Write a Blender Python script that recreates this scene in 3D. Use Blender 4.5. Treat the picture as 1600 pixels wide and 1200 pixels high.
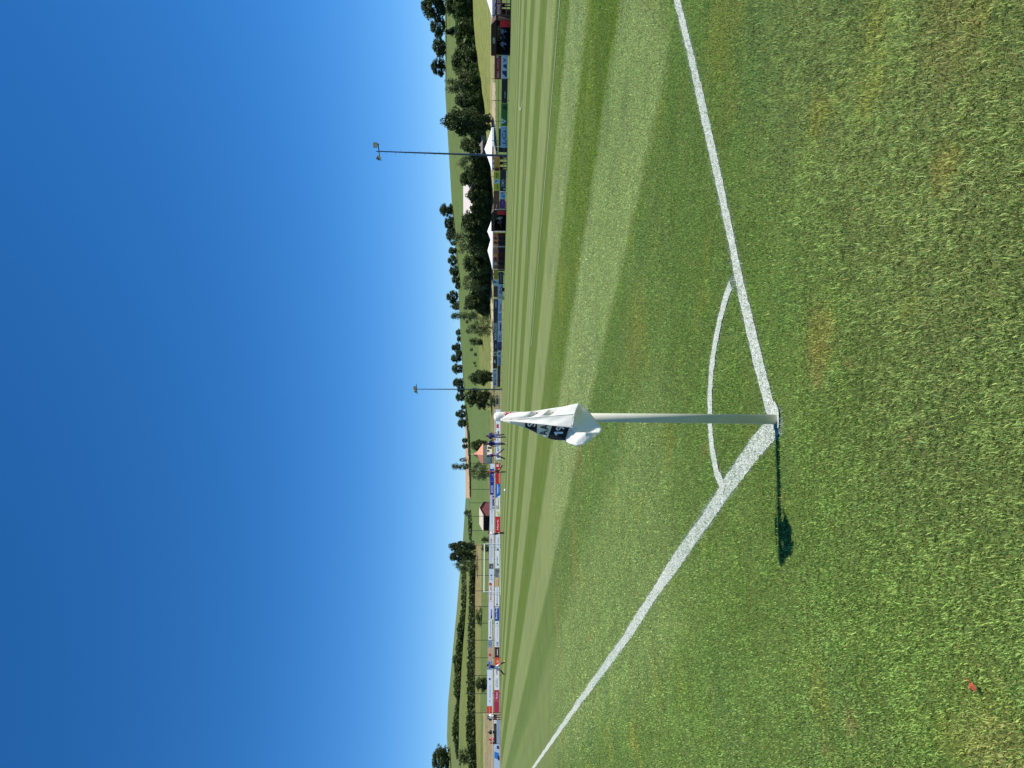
import bpy, math, random
import numpy as np
from mathutils import Vector, Matrix
random.seed(7); rng = np.random.default_rng(11)
sc = bpy.context.scene
for o in list(bpy.data.objects): bpy.data.objects.remove(o)
COL = sc.collection

# ------------------------------------------------------------------ camera (held sideways: world up points to the picture's left)
F, EYE, PITCH = 1110.0, 1.312, 0.0284
cam = bpy.data.cameras.new('camera'); camo = bpy.data.objects.new('camera', cam); COL.objects.link(camo)
cam.sensor_fit = 'HORIZONTAL'; cam.sensor_width = 36; cam.lens = 36 * F / 1600
cam.clip_start = 0.05; cam.clip_end = 12000
cp, sp = math.cos(PITCH), math.sin(PITCH)
fw = Vector((0, cp, -sp)); up = Vector((0, sp, cp))
M = Matrix.Identity(4)
for i, a in enumerate((-up, Vector((1, 0, 0)), -fw)):
    for j in range(3): M[j][i] = a[j]
M[2][3] = EYE
camo.matrix_world = M
sc.camera = camo

# ------------------------------------------------------------------ sky, sun, exposure
SUN = Vector((0.455, 0.03, 0.89)).normalized()
w = bpy.data.worlds.new('World'); sc.world = w; w.use_nodes = True
nt = w.node_tree
sky = nt.nodes.new('ShaderNodeTexSky'); sky.sky_type = 'NISHITA'; sky.sun_disc = False
sky.sun_elevation = math.asin(SUN.z); sky.sun_rotation = math.atan2(SUN.x, SUN.y)
sky.altitude = 3000; sky.air_density = 1.1; sky.dust_density = 0.0; sky.ozone_density = 8.8
bg = nt.nodes['Background']; bg.inputs[1].default_value = 0.093
hs = nt.nodes.new('ShaderNodeHueSaturation'); hs.inputs['Saturation'].default_value = 1.2
nt.links.new(sky.outputs[0], hs.inputs['Color']); nt.links.new(hs.outputs[0], bg.inputs[0])
sun = bpy.data.lights.new('sun', 'SUN'); sun.energy = 5.0; sun.angle = math.radians(0.53); sun.color = (1, 0.96, 0.9)
suno = bpy.data.objects.new('sun', sun); COL.objects.link(suno)
suno.rotation_euler = SUN.to_track_quat('Z', 'Y').to_euler()
sc.view_settings.view_transform = 'Standard'; sc.view_settings.look = 'None'
sc.view_settings.exposure = 0.55; sc.view_settings.gamma = 1; sc.view_settings.use_curve_mapping = False

# ------------------------------------------------------------------ the place: pitch axes and ground heights
CX, CY, TH = -0.164, 3.2315, 0.557
T2 = np.array([-math.sin(TH), math.cos(TH)]); G2 = np.array([math.cos(TH), math.sin(TH)])   # along touchline, along goal line
LEN, WID = 104.2, 64.1
def st(s, t): return CX + s * G2[0] + t * T2[0], CY + s * G2[1] + t * T2[1]
def to_st(x, y): return (x - CX) * G2[0] + (y - CY) * G2[1], (x - CX) * T2[0] + (y - CY) * T2[1]
def gz(s): return -0.62 * np.clip((np.asarray(s, float) - 30) / 37, 0, 1)          # the crowned pitch falls away on its far side
def ray(py, px):                                                                  # picture position (1600 x 1200) -> direction
    u = (600 - py) / F; v = (800 - px) / F
    return Vector((u, cp + v * sp, v * cp - sp))
def at(py, px, Y):
    d = ray(py, px); k = Y / d.y
    return Vector((d.x * k, Y, EYE + d.z * k))
def on_s(py, s):
    d = ray(py, 780); e = d.x * G2[0] + d.y * G2[1]
    k = (s + CX * G2[0] + CY * G2[1]) / e
    return d.x * k, d.y * k
def on_t(py, t):
    d = ray(py, 780); e = d.x * T2[0] + d.y * T2[1]
    k = (t + CX * T2[0] + CY * T2[1]) / e
    return d.x * k, d.y * k
# hillsides: where they start, where the crest stands and how high it is, by bearing
PYS = [-500, 0, 150, 250, 350, 450, 550, 650, 780, 850, 900, 950, 1000, 1050, 1100, 1150, 1200, 1700]
CRE = [690, 695, 696, 702, 708, 716, 721, 727, 727.5, 723, 718, 714, 709, 704.5, 700, 698.5, 701, 705]
R0P = [-500, 0, 200, 400, 600, 750, 900, 1200, 1700]
R0V = [78, 92, 106, 126, 150, 148, 142, 134, 130]
RCV = [320, 330, 340, 370, 430, 520, 560, 560, 540]
AZP = [math.atan2((600 - p), F) for p in PYS]; AZ0 = [math.atan2((600 - p), F) for p in R0P]
def terr(x, y):
    x = np.asarray(x, float); y = np.asarray(y, float)
    r = np.hypot(x, y); az = np.arctan2(x, y)
    s = (x - CX) * G2[0] + (y - CY) * G2[1]
    cr = np.interp(az, AZP[::-1], CRE[::-1]); r0 = np.interp(az, AZ0[::-1], R0V[::-1]); rc = np.interp(az, AZ0[::-1], RCV[::-1])
    yc = rc * np.clip(np.cos(az), 0.4, 1)
    zc = EYE + (768.5 - cr) / F * yc - gz(s)
    q = (r - r0) / (rc - r0)
    prof = np.where(q < 0, 0, np.where(q < 0.06, q * q / 0.12, np.where(q < 1, q - 0.03, 0.97 + 0.03 * np.clip((q - 1) / 0.3, 0, 1))))
    prof = prof / 0.97
    und = 0.5 * np.sin(r * 0.031 + az * 9) * np.clip(q * 3, 0, 1) * np.clip((1 - q) * 4, 0, 1)
    back = np.clip((np.abs(az) - 1.2) / 0.8, 0, 1)
    return gz(s) + (zc * prof + und) * (1 - back) * np.where(q > 1.3, np.maximum(0, 1 - (q - 1.3) * 0.1), 1)
def hit(py, px, rmin=60):
    d = ray(py, px); n = math.hypot(d.x, d.y)
    rr = np.arange(rmin, 900, 0.5)
    X = d.x / n * rr; Y = d.y / n * rr; Z = EYE + d.z / n * rr
    k = np.nonzero(terr(X, Y) >= Z)[0]
    k = k[0] if len(k) else len(rr) - 1
    return Vector((X[k], Y[k], float(terr(X[k], Y[k]))))

# ------------------------------------------------------------------ helpers
def lin(c): return tuple(((v / 255) / 12.92 if v <= 10 else (((v / 255) + 0.055) / 1.055) ** 2.4) for v in c)
MATS = {}
def mat(c, rough=0.6, metal=0.0, noise=0.12, scale=3.0, trans=0.0):
    """plain coloured material with a little procedural mottling; c in sRGB 0..255"""
    k = (tuple(c), rough, metal, noise, scale, trans)
    if k in MATS: return MATS[k]
    m = bpy.data.materials.new('paint_%d_%d_%d' % tuple(c)); m.use_nodes = True
    n = m.node_tree; b = n.nodes['Principled BSDF']
    L = lin(c)
    b.inputs['Roughness'].default_value = rough; b.inputs['Metallic'].default_value = metal
    tc = n.nodes.new('ShaderNodeTexCoord'); nz = n.nodes.new('ShaderNodeTexNoise'); nz.inputs['Scale'].default_value = scale; nz.inputs['Detail'].default_value = 4
    n.links.new(tc.outputs['Object'], nz.inputs['Vector'])
    mx = n.nodes.new('ShaderNodeMix'); mx.data_type = 'RGBA'
    mx.inputs[6].default_value = (*[v * (1 - noise) for v in L], 1); mx.inputs[7].default_value = (*[min(1, v * (1 + noise)) for v in L], 1)
    n.links.new(nz.outputs[0], mx.inputs[0]); n.links.new(mx.outputs[2], b.inputs['Base Color'])
    if trans:
        tr = n.nodes.new('ShaderNodeBsdfTranslucent'); n.links.new(mx.outputs[2], tr.inputs[0])
        ms = n.nodes.new('ShaderNodeMixShader'); ms.inputs[0].default_value = trans
        n.links.new(b.outputs[0], ms.inputs[1]); n.links.new(tr.outputs[0], ms.inputs[2])
        n.links.new(ms.outputs[0], n.nodes['Material Output'].inputs[0])
    MATS[k] = m
    return m
def tag(o, label=None, cat=None, group=None, kind=None):
    if label: o['label'] = label
    if cat: o['category'] = cat
    if group: o['group'] = group
    if kind: o['kind'] = kind
    return o
def empty(name, loc, rz=0.0, scale=None):
    o = bpy.data.objects.new(name, None); COL.objects.link(o); o.location = loc; o.rotation_euler = (0, 0, rz)
    if scale: o.scale = scale
    o.empty_display_size = 0.3
    return o
def link(name, me, parent=None, loc=None, rot=None):
    o = bpy.data.objects.new(name, me); COL.objects.link(o)
    if parent: o.parent = parent
    if loc is not None: o.location = loc
    if rot is not None: o.rotation_euler = rot
    return o
class MB:
    def __init__(s): s.v = []; s.f = []; s.m = []
    def add(s, vs, fs, mi=0):
        k = len(s.v); s.v += [tuple(a) for a in vs]; s.f += [tuple(i + k for i in f) for f in fs]; s.m += [mi] * len(fs); return s
    def box(s, a, b, mi=0):
        x0, y0, z0 = a; x1, y1, z1 = b
        return s.add([(x0, y0, z0), (x1, y0, z0), (x1, y1, z0), (x0, y1, z0), (x0, y0, z1), (x1, y0, z1), (x1, y1, z1), (x0, y1, z1)],
                     [(0, 3, 2, 1), (4, 5, 6, 7), (0, 1, 5, 4), (1, 2, 6, 5), (2, 3, 7, 6), (3, 0, 4, 7)], mi)
    def tube(s, p, q, r0, r1=None, n=8, mi=0, cap=True):
        r1 = r0 if r1 is None else r1
        p = Vector(p); q = Vector(q); d = (q - p).normalized()
        a = d.orthogonal().normalized(); b = d.cross(a)
        vs = []
        for c, r in ((p, r0), (q, r1)):
            for i in range(n):
                t = 2 * math.pi * i / n; vs.append(c + a * (math.cos(t) * r) + b * (math.sin(t) * r))
        fs = [(i, (i + 1) % n, n + (i + 1) % n, n + i) for i in range(n)]
        if cap: fs += [tuple(range(n))[::-1], tuple(range(n, 2 * n))]
        return s.add(vs, fs, mi)
    def prism(s, pts, y0, y1, mi=0):
        n = len(pts)
        vs = [(x, y0, z) for x, z in pts] + [(x, y1, z) for x, z in pts]
        fs = [tuple(range(n)), tuple(range(n, 2 * n))[::-1]] + [(i, n + i, n + (i + 1) % n, (i + 1) % n) for i in range(n)]
        return s.add(vs, fs, mi)
    def mesh(s, name, mats, smooth=False):
        me = bpy.data.meshes.new(name); me.from_pydata(s.v, [], s.f)
        for m in (mats if isinstance(mats, (list, tuple)) else [mats]): me.materials.append(m)
        me.polygons.foreach_set('material_index', s.m)
        if smooth: me.polygons.foreach_set('use_smooth', [True] * len(s.f))
        me.update(); return me
    def build(s, name, mats, parent=None, loc=None, rz=None, smooth=False):
        return link(name, s.mesh(name, mats, smooth), parent, loc, (0, 0, rz) if rz is not None else None)
def soup(name, V, Fc, m, smooth=False):
    """big mesh straight from numpy arrays; Fc is (n,k)"""
    me = bpy.data.meshes.new(name); k = Fc.shape[1]
    me.vertices.add(len(V)); me.vertices.foreach_set('co', V.astype(np.float32).ravel())
    me.loops.add(Fc.size); me.loops.foreach_set('vertex_index', Fc.astype(np.int32).ravel())
    me.polygons.add(len(Fc)); me.polygons.foreach_set('loop_start', np.arange(0, Fc.size, k, dtype=np.int32))
    if smooth: me.polygons.foreach_set('use_smooth', np.ones(len(Fc), bool))
    me.materials.append(m); me.update(calc_edges=True); return me
WORDS = {}
_m = bpy.data.meshes.new('lettering'); _m.from_pydata([(x, y, 0) for x, y in ((.35, 0), (.78, 0), (.78, 1), (.48, 1), (.05, .74), (.05, .54), (.35, .68))], [], [tuple(range(7))])
WORDS['one'] = (_m, np.array([.05, 0]), np.array([.78, 1]))
def word(txt):
    if txt not in WORDS:
        c = bpy.data.curves.new('lettering', 'FONT'); c.body = txt; c.align_x = 'CENTER'; c.align_y = 'CENTER'; c.size = 1.0; c.resolution_u = 2; c.offset = 0.018
        o = bpy.data.objects.new('lettering', c); me = bpy.data.meshes.new_from_object(o)
        V = np.array([v.co[:2] for v in me.vertices]) if len(me.vertices) else np.zeros((1, 2))
        WORDS[txt] = (me, V.min(0), V.max(0)); bpy.data.objects.remove(o)
    return WORDS[txt]
ORD = ['', 'second ', 'third ', 'fourth ', 'fifth ', 'sixth ', 'seventh ', 'eighth ', 'ninth ', 'tenth ', 'eleventh ', 'twelfth ', 'thirteenth ', 'fourteenth ',
       'fifteenth ', 'sixteenth ', 'seventeenth ', 'eighteenth ', 'nineteenth ', 'twentieth ', 'twenty-first ', 'twenty-second ', 'twenty-third ', 'twenty-fourth ',
       'twenty-fifth ', 'twenty-sixth ', 'twenty-seventh ', 'twenty-eighth ', 'twenty-ninth ', 'thirtieth ']

# ------------------------------------------------------------------ materials of the ground
def N(n, typ, **kw):
    x = n.nodes.new(typ)
    for k, v in kw.items(): setattr(x, k, v)
    return x
WORN = [(520, 1285, .16, (0.20, .135, .035), .7), (570, 1275, .12, (0.20, .135, .04), .6), (540, 990, .55, (0.16, .12, .03), .55), (480, 1000, .4, (.17, .15, .025), .5), (262, 1478, .10, (.19, .15, .03), .7),
        (60, 1125, .35, (.17, .17, .02), .6), (160, 1140, .25, (.16, .15, .03), .5), (860, 897, .9, (.17, .12, .04), .5), (960, 870, .9, (.18, .11, .04), .5), (450, 878, .8, (.19, .18, .02), .6), (700, 1103, .08, (.16, .08, .03), .7),
        (180, 1280, .13, (.17, .17, .02), .6), (1130, 1332, .07, (.2, .14, .06), .6), (1195, 1570, .2, (.19, .15, .06), .6), (720, 905, .7, (.15, .10, .03), .5), (40, 1500, .25, (.17, .15, .05), .5)]
def turf_group():
    """mown turf colour from the world position: mowing stripes along the touchline, worn yellow patches, rough strip outside the lines"""
    g = bpy.data.node_groups.new('turf_colour', 'ShaderNodeTree')
    g.interface.new_socket('Color', in_out='OUTPUT', socket_type='NodeSocketColor')
    out = g.nodes.new('NodeGroupOutput'); L = g.links.new
    geo = N(g, 'ShaderNodeNewGeometry')
    sub = N(g, 'ShaderNodeVectorMath', operation='SUBTRACT'); sub.inputs[1].default_value = (CX, CY, 0); L(geo.outputs['Position'], sub.inputs[0])
    ds = N(g, 'ShaderNodeVectorMath', operation='DOT_PRODUCT'); ds.inputs[1].default_value = (G2[0], G2[1], 0); L(sub.outputs[0], ds.inputs[0])
    dt = N(g, 'ShaderNodeVectorMath', operation='DOT_PRODUCT'); dt.inputs[1].default_value = (T2[0], T2[1], 0); L(sub.outputs[0], dt.inputs[0])
    def noise(scale, detail=4, rough=0.55, vec=None, dist=0.0):
        n = N(g, 'ShaderNodeTexNoise'); n.inputs['Scale'].default_value = scale; n.inputs['Detail'].default_value = detail
        n.inputs['Roughness'].default_value = rough; n.inputs['Distortion'].default_value = dist
        L(vec or geo.outputs['Position'], n.inputs['Vector']); return n.outputs[0]
    def math_(op, a, b=None, clamp=False):
        m = N(g, 'ShaderNodeMath', operation=op); m.use_clamp = clamp
        for i, v in enumerate((a, b)):
            if v is None: continue
            if isinstance(v, (int, float)): m.inputs[i].default_value = v
            else: L(v, m.inputs[i])
        return m.outputs[0]
    def ramp(v, a, b):
        m = N(g, 'ShaderNodeMapRange', interpolation_type='SMOOTHSTEP'); L(v, m.inputs[0]); m.inputs[1].default_value = a; m.inputs[2].default_value = b; return m.outputs[0]
    def mix(f, a, b):
        m = N(g, 'ShaderNodeMix', data_type='RGBA')
        if isinstance(f, (int, float)): m.inputs[0].default_value = f
        else: L(f, m.inputs[0])
        for i, v in ((6, a), (7, b)):
            if isinstance(v, tuple): m.inputs[i].default_value = (*v, 1)
            else: L(v, m.inputs[i])
        return m.outputs[2]
    S, T = ds.outputs['Value'], dt.outputs['Value']
    wob = math_('MULTIPLY', math_('SUBTRACT', noise(1.6, 4), 0.5), 0.35)
    ph = math_('MULTIPLY', math_('SUBTRACT', math_('ADD', S, wob), 3.15), 2 * math.pi / 4.74)
    stripe = ramp(math_('SINE', ph), -0.35, 0.35)
    inside = math_('MULTIPLY', ramp(S, 2.9, 3.3), ramp(T, -0.2, 0.6))
    stripe = math_('MULTIPLY', stripe, inside)
    cv = N(g, 'ShaderNodeCombineXYZ'); L(math_('MULTIPLY', S, 2.4), cv.inputs[0]); L(math_('MULTIPLY', T, 0.12), cv.inputs[1])
    streak = noise(1.0, 6, 0.65, cv.outputs[0])
    cv2 = N(g, 'ShaderNodeCombineXYZ'); L(math_('MULTIPLY', S, 0.5), cv2.inputs[0]); L(math_('MULTIPLY', T, 1.4), cv2.inputs[1])
    scuff = noise(1.0, 6, 0.7, cv2.outputs[0])
    fine = noise(60, 3, 0.7); mid = noise(2.2, 5, 0.6); big = noise(0.55, 4, 0.55)
    DARK, LIGHT, MIDC = (0.074, 0.110, 0.014), (0.148, 0.184, 0.066), (0.084, 0.124, 0.029)
    base = mix(inside, MIDC, DARK)
    base = mix(math_('MULTIPLY', ramp(mid, 0.35, 0.7), 0.45), base, (0.102, 0.140, 0.042))
    edge = math_('MULTIPLY', math_('MULTIPLY', ramp(math_('ADD', S, wob), 2.1, 1.3), ramp(S, -0.9, -0.2)), ramp(T, 1.0, 3.0))
    base = mix(math_('MULTIPLY', edge, 0.55), base, LIGHT)
    base = mix(stripe, base, LIGHT)
    rough_ = math_('MULTIPLY', ramp(math_('ADD', T, math_('MULTIPLY', math_('SUBTRACT', big, 0.5), 1.6)), -0.1, -1.3), ramp(S, -1.6, -0.1))
    base = mix(math_('MULTIPLY', rough_, 0.65), base, (0.116, 0.142, 0.052))
    base = mix(math_('MULTIPLY', ramp(noise(1.3, 5, 0.6), 0.56, 0.72), 0.5), base, (0.150, 0.150, 0.030))
    base = mix(math_('MULTIPLY', ramp(noise(3.1, 4, 0.6, dist=0.4), 0.64, 0.76), 0.55), base, (0.185, 0.135, 0.052))
    base = mix(math_('MULTIPLY', ramp(noise(0.9, 4, 0.5), 0.5, 0.75), 0.35), base, (0.062, 0.106, 0.034))
    jag = noise(7, 4, 0.7)
    for (py_, px_, rad, c, k) in WORN:
        d_ = ray(py_, px_); q_ = -EYE / d_.z
        dd = N(g, 'ShaderNodeVectorMath', operation='DISTANCE'); L(geo.outputs['Position'], dd.inputs[0]); dd.inputs[1].default_value = (d_.x * q_, d_.y * q_, 0)
        f_ = ramp(math_('ADD', math_('DIVIDE', dd.outputs['Value'], rad), math_('MULTIPLY', math_('SUBTRACT', jag, 0.5), 1.6)), 1.0, 0.35)
        base = mix(math_('MULTIPLY', f_, k * 0.32), base, c)
    hsv = N(g, 'ShaderNodeHueSaturation'); L(base, hsv.inputs['Color'])
    L(math_('ADD', math_('ADD', math_('MULTIPLY', fine, 0.6), math_('MULTIPLY', streak, 0.45)), math_('ADD', math_('MULTIPLY', scuff, 0.5), 0.225)), hsv.inputs['Value'])
    L(hsv.outputs[0], out.inputs[0])
    return g
TURF = turf_group()
def turf_mat():
    m = bpy.data.materials.new('mown_turf'); m.use_nodes = True; n = m.node_tree; b = n.nodes['Principled BSDF']
    gr = n.nodes.new('ShaderNodeGroup'); gr.node_tree = TURF
    hv = N(n, 'ShaderNodeHueSaturation'); hv.inputs['Value'].default_value = 0.88; hv.inputs['Saturation'].default_value = 1.06; n.links.new(gr.outputs[0], hv.inputs['Color']); n.links.new(hv.outputs[0], b.inputs['Base Color']); b.inputs['Roughness'].default_value = 0.9; b.inputs['Specular IOR Level'].default_value = 0.15
    geo = N(n, 'ShaderNodeNewGeometry'); nz = N(n, 'ShaderNodeTexNoise'); nz.inputs['Scale'].default_value = 45; nz.inputs['Detail'].default_value = 5; nz.inputs['Roughness'].default_value = 0.75
    n.links.new(geo.outputs['Position'], nz.inputs['Vector'])
    bp = N(n, 'ShaderNodeBump'); bp.inputs['Strength'].default_value = 0.55; bp.inputs['Distance'].default_value = 0.02
    n.links.new(nz.outputs[0], bp.inputs['Height']); n.links.new(bp.outputs[0], b.inputs['Normal'])
    return m
def blade_mat():
    m = bpy.data.materials.new('grass_blades'); m.use_nodes = True; n = m.node_tree; b = n.nodes['Principled BSDF']; L = n.links.new
    gr = n.nodes.new('ShaderNodeGroup'); gr.node_tree = TURF
    a = N(n, 'ShaderNodeAttribute'); a.attribute_name = 'tint'
    sp_ = N(n, 'ShaderNodeSeparateColor'); L(a.outputs['Color'], sp_.inputs[0])
    hsv = N(n, 'ShaderNodeHueSaturation'); L(gr.outputs[0], hsv.inputs['Color']); hsv.inputs['Saturation'].default_value = 1.0
    mr = N(n, 'ShaderNodeMapRange'); L(sp_.outputs[1], mr.inputs[0]); mr.inputs[3].default_value = 1.1; mr.inputs[4].default_value = 6.0; L(mr.outputs[0], hsv.inputs['Value'])
    mh = N(n, 'ShaderNodeMapRange'); L(sp_.outputs[2], mh.inputs[0]); mh.inputs[3].default_value = 0.475; mh.inputs[4].default_value = 0.525; L(mh.outputs[0], hsv.inputs['Hue'])
    mx = N(n, 'ShaderNodeMix', data_type='RGBA'); L(sp_.outputs[0], mx.inputs[0]); ms0 = N(n, 'ShaderNodeMix', data_type='RGBA'); L(a.outputs['Alpha'], ms0.inputs[0]); L(hsv.outputs[0], ms0.inputs[6]); ms0.inputs[7].default_value = (0.50, 0.38, 0.16, 1); L(ms0.outputs[2], mx.inputs[6]); mx.inputs[7].default_value = (0.66, 0.69, 0.68, 1)
    L(mx.outputs[2], b.inputs['Base Color']); b.inputs['Roughness'].default_value = 0.5; b.inputs['Specular IOR Level'].default_value = 0.25
    tr = N(n, 'ShaderNodeBsdfTranslucent'); L(mx.outputs[2], tr.inputs[0])
    ms = N(n, 'ShaderNodeMixShader'); ms.inputs[0].default_value = 0.28; L(b.outputs[0], ms.inputs[1]); L(tr.outputs[0], ms.inputs[2]); L(ms.outputs[0], n.nodes['Material Output'].inputs[0])
    return m
def line_mat(cover=1.0):
    m = bpy.data.materials.new('line_paint'); m.use_nodes = True; n = m.node_tree; b = n.nodes['Principled BSDF']; L = n.links.new
    gr = n.nodes.new('ShaderNodeGroup'); gr.node_tree = TURF
    geo = N(n, 'ShaderNodeNewGeometry'); nz = N(n, 'ShaderNodeTexNoise'); nz.inputs['Scale'].default_value = 140; nz.inputs['Detail'].default_value = 3; nz.inputs['Roughness'].default_value = 0.8
    L(geo.outputs['Position'], nz.inputs['Vector'])
    mr = N(n, 'ShaderNodeMapRange'); L(nz.outputs[0], mr.inputs[0]); mr.inputs[1].default_value = 0.38; mr.inputs[2].default_value = 0.60; mr.inputs[4].default_value = cover
    mx = N(n, 'ShaderNodeMix', data_type='RGBA'); L(mr.outputs[0], mx.inputs[0]); L(gr.outputs[0], mx.inputs[6]); mx.inputs[7].default_value = (0.52, 0.545, 0.53, 1)
    L(mx.outputs[2], b.inputs['Base Color']); b.inputs['Roughness'].default_value = 0.9
    return m
def field_mat():
    m = bpy.data.materials.new('fields'); m.use_nodes = True; n = m.node_tree; b = n.nodes['Principled BSDF']; L = n.links.new
    a = N(n, 'ShaderNodeAttribute'); a.attribute_name = 'field'
    geo = N(n, 'ShaderNodeNewGeometry')
    mp = N(n, 'ShaderNodeMapping'); mp.inputs['Rotation'].default_value = (0, 0, 0.5); mp.inputs['Scale'].default_value = (0.05, 0.5, 0.3); L(geo.outputs['Position'], mp.inputs[0])
    nz = N(n, 'ShaderNodeTexNoise'); nz.inputs['Scale'].default_value = 1.0; nz.inputs['Detail'].default_value = 5; L(mp.outputs[0], nz.inputs['Vector'])
    n2 = N(n, 'ShaderNodeTexNoise'); n2.inputs['Scale'].default_value = 0.6; n2.inputs['Detail'].default_value = 6; L(geo.outputs['Position'], n2.inputs['Vector'])
    ad = N(n, 'ShaderNodeMath', operation='ADD'); L(nz.outputs[0], ad.inputs[0]); L(n2.outputs[0], ad.inputs[1])
    mr = N(n, 'ShaderNodeMapRange'); L(ad.outputs[0], mr.inputs[0]); mr.inputs[1].default_value = 0.6; mr.inputs[2].default_value = 1.4; mr.inputs[3].default_value = 0.72; mr.inputs[4].default_value = 1.28
    hsv = N(n, 'ShaderNodeHueSaturation'); L(a.outputs['Color'], hsv.inputs['Color']); L(mr.outputs[0], hsv.inputs['Value'])
    L(hsv.outputs[0], b.inputs['Base Color']); b.inputs['Roughness'].default_value = 0.95; b.inputs['Specular IOR Level'].default_value = 0.1
    bp = N(n, 'ShaderNodeBump'); bp.inputs['Strength'].default_value = 0.4; bp.inputs['Distance'].default_value = 0.3; L(n2.outputs[0], bp.inputs['Height']); L(bp.outputs[0], b.inputs['Normal'])
    return m

# ------------------------------------------------------------------ terrain: one sheet to the horizon
az = np.concatenate([np.linspace(-math.pi, -0.62, 60, endpoint=False), np.linspace(-0.62, 0.62, 620, endpoint=False), np.linspace(0.62, math.pi, 60)])
rr = np.concatenate([np.linspace(0.2, 60, 16, endpoint=False), np.linspace(60, 160, 110, endpoint=False), np.linspace(160, 620, 190, endpoint=False), np.geomspace(620, 6000, 22)])
A, R = np.meshgrid(az, rr, indexing='ij')
X, Y = R * np.sin(A), R * np.cos(A)
Z = terr(X, Y)
S_, T_ = to_st(X, Y)
Z = np.where((S_ > -7.5) & (S_ < 66.8) & (T_ > -7.5) & (T_ < LEN + 3.6), Z - 0.05, Z)
na, nr = A.shape
idx = np.arange(na * nr).reshape(na, nr)
fc = np.stack([idx[:-1, :-1].ravel(), idx[:-1, 1:].ravel(), idx[1:, 1:].ravel(), idx[1:, :-1].ravel()], 1)[:, ::-1]
me = soup('terrain', np.stack([X.ravel(), Y.ravel(), Z.ravel()], 1), fc, field_mat(), True)
# what grows where: meadow, stubble, mown strips, gravel bank
PYv = 600 - X / np.maximum(Y, 1) * F; PXv = 768.5 - (Z - EYE) / np.maximum(Y, 1) * F
colr = np.empty((na, nr, 3)); colr[:] = (0.100, 0.145, 0.038)
def paint(mask, c): colr[mask] = c
front = Y > 20
LH = front & (PYv > 780)
paint(LH, (0.125, 0.150, 0.045))
paint(LH & (PXv < 722), (0.125, 0.155, 0.050))
paint(LH & (PXv > 722) & (PXv < 737), (0.128, 0.158, 0.042))
paint(LH & (PXv > 742) & (PXv < 751), (0.148, 0.158, 0.048))
paint(LH & (PXv > 751), (0.098, 0.138, 0.038))
paint(front & (PYv > 850) & (PYv < 955) & (PXv > 741) & (PXv < 752), (0.200, 0.172, 0.075))
paint(front & (PYv > 600) & (PYv < 850) & (PXv > 735), (0.100, 0.148, 0.042))
paint(front & (PYv > 690) & (PYv < 778) & (PXv < 735), (0.40, 0.27, 0.17))
paint(front & (PYv > 640) & (PYv <= 690) & (PXv < 730), (0.36, 0.26, 0.17))
paint(front & (PYv > 778) & (PYv < 880) & (PXv < 736), (0.098, 0.142, 0.052))
paint(front & (PYv > 470) & (PYv < 640) & (PXv > 748), (0.148, 0.175, 0.046))
paint(front & (PYv < 260) & (PXv > 735) & (PXv < 769), (0.175, 0.200, 0.055))
paint(front & (PYv > 470) & (PYv < 608) & (PXv > 767) & (PXv < 770.5), (0.42, 0.36, 0.22))
paint(front & (PYv >= 608) & (PYv < 690) & (PXv > 766.5), (0.17, 0.16, 0.065))
paint(front & (PYv < 470) & (PXv > 766) & (PXv < 772), (0.27, 0.25, 0.12))
paint(front & (PYv < 240) & (PYv > 130) & (PXv > 769) & (PXv < 774), (0.40, 0.34, 0.22))
paint(front & (PYv > 1112) & (PXv > 757) & (PXv < 783), (0.20, 0.17, 0.095))
paint(front & (PYv > 1112) & (PXv > 755) & (PXv < 758), (0.26, 0.22, 0.10))
paint(front & (PYv > 690) & (PYv < 1112) & (PXv > 762), (0.14, 0.14, 0.055))
nzz = rng.normal(0.80, 0.05, (na, nr, 1)); colr *= nzz
ca = me.color_attributes.new('field', 'FLOAT_COLOR', 'POINT')
ca.data.foreach_set('color', np.concatenate([colr.reshape(-1, 3), np.ones((na * nr, 1))], 1).astype(np.float32).ravel())
tag(link('terrain', me), 'green meadow hillsides and fields rising behind the pitch', kind='structure')

# pitch: the crowned turf sheet
sg = np.concatenate([np.linspace(-8, 8, 33), np.linspace(9, 67.2, 60)]); tg = np.concatenate([np.linspace(-8, 8, 33), np.linspace(10, LEN + 3.8, 60)])
SS, TT = np.meshgrid(sg, tg, indexing='ij'); PX_, PY_ = st(SS, TT)
i2 = np.arange(SS.size).reshape(SS.shape)
f2 = np.stack([i2[:-1, :-1].ravel(), i2[1:, :-1].ravel(), i2[1:, 1:].ravel(), i2[:-1, 1:].ravel()], 1)
pitch = tag(link('pitch', soup('pitch', np.stack([PX_.ravel(), PY_.ravel(), gz(SS).ravel()], 1), f2, turf_mat(), True)), 'striped mown football pitch', kind='structure')

# painted lines ---------------------------------------------------------------
def gpt(py, px):
    d = ray(py, px); k = -EYE / d.z; return to_st(d.x * k, d.y * k)
def resample(P, step):
    P = np.array(P, float); d = np.r_[0, np.cumsum(np.hypot(*np.diff(P, axis=0).T))]
    n = max(2, int(d[-1] / step) + 1); q = np.linspace(0, d[-1], n)
    return np.stack([np.interp(q, d, P[:, 0]), np.interp(q, d, P[:, 1])], 1)
near_touch = [gpt(661, 1216), gpt(700, 1180), gpt(765, 1134), gpt(800, 1111), gpt(850, 1076), gpt(900, 1041), gpt(1000, 976), gpt(1100, 903), gpt(1200, 833)]
touch = near_touch + [(0.0, LEN * k) for k in (0.45, 0.7, 1.0)]
near_goal = [gpt(661, 1216), gpt(650, 1207.5), gpt(600, 1195), gpt(540, 1180), gpt(480, 1166), gpt(420, 1152), gpt(380, 1145), gpt(300, 1128), gpt(150, 1095), gpt(75, 1077.5), gpt(0, 1058.7)]
goal_l = near_goal + [(8, 0.02), (20, 0), (WID, 0)]
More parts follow.
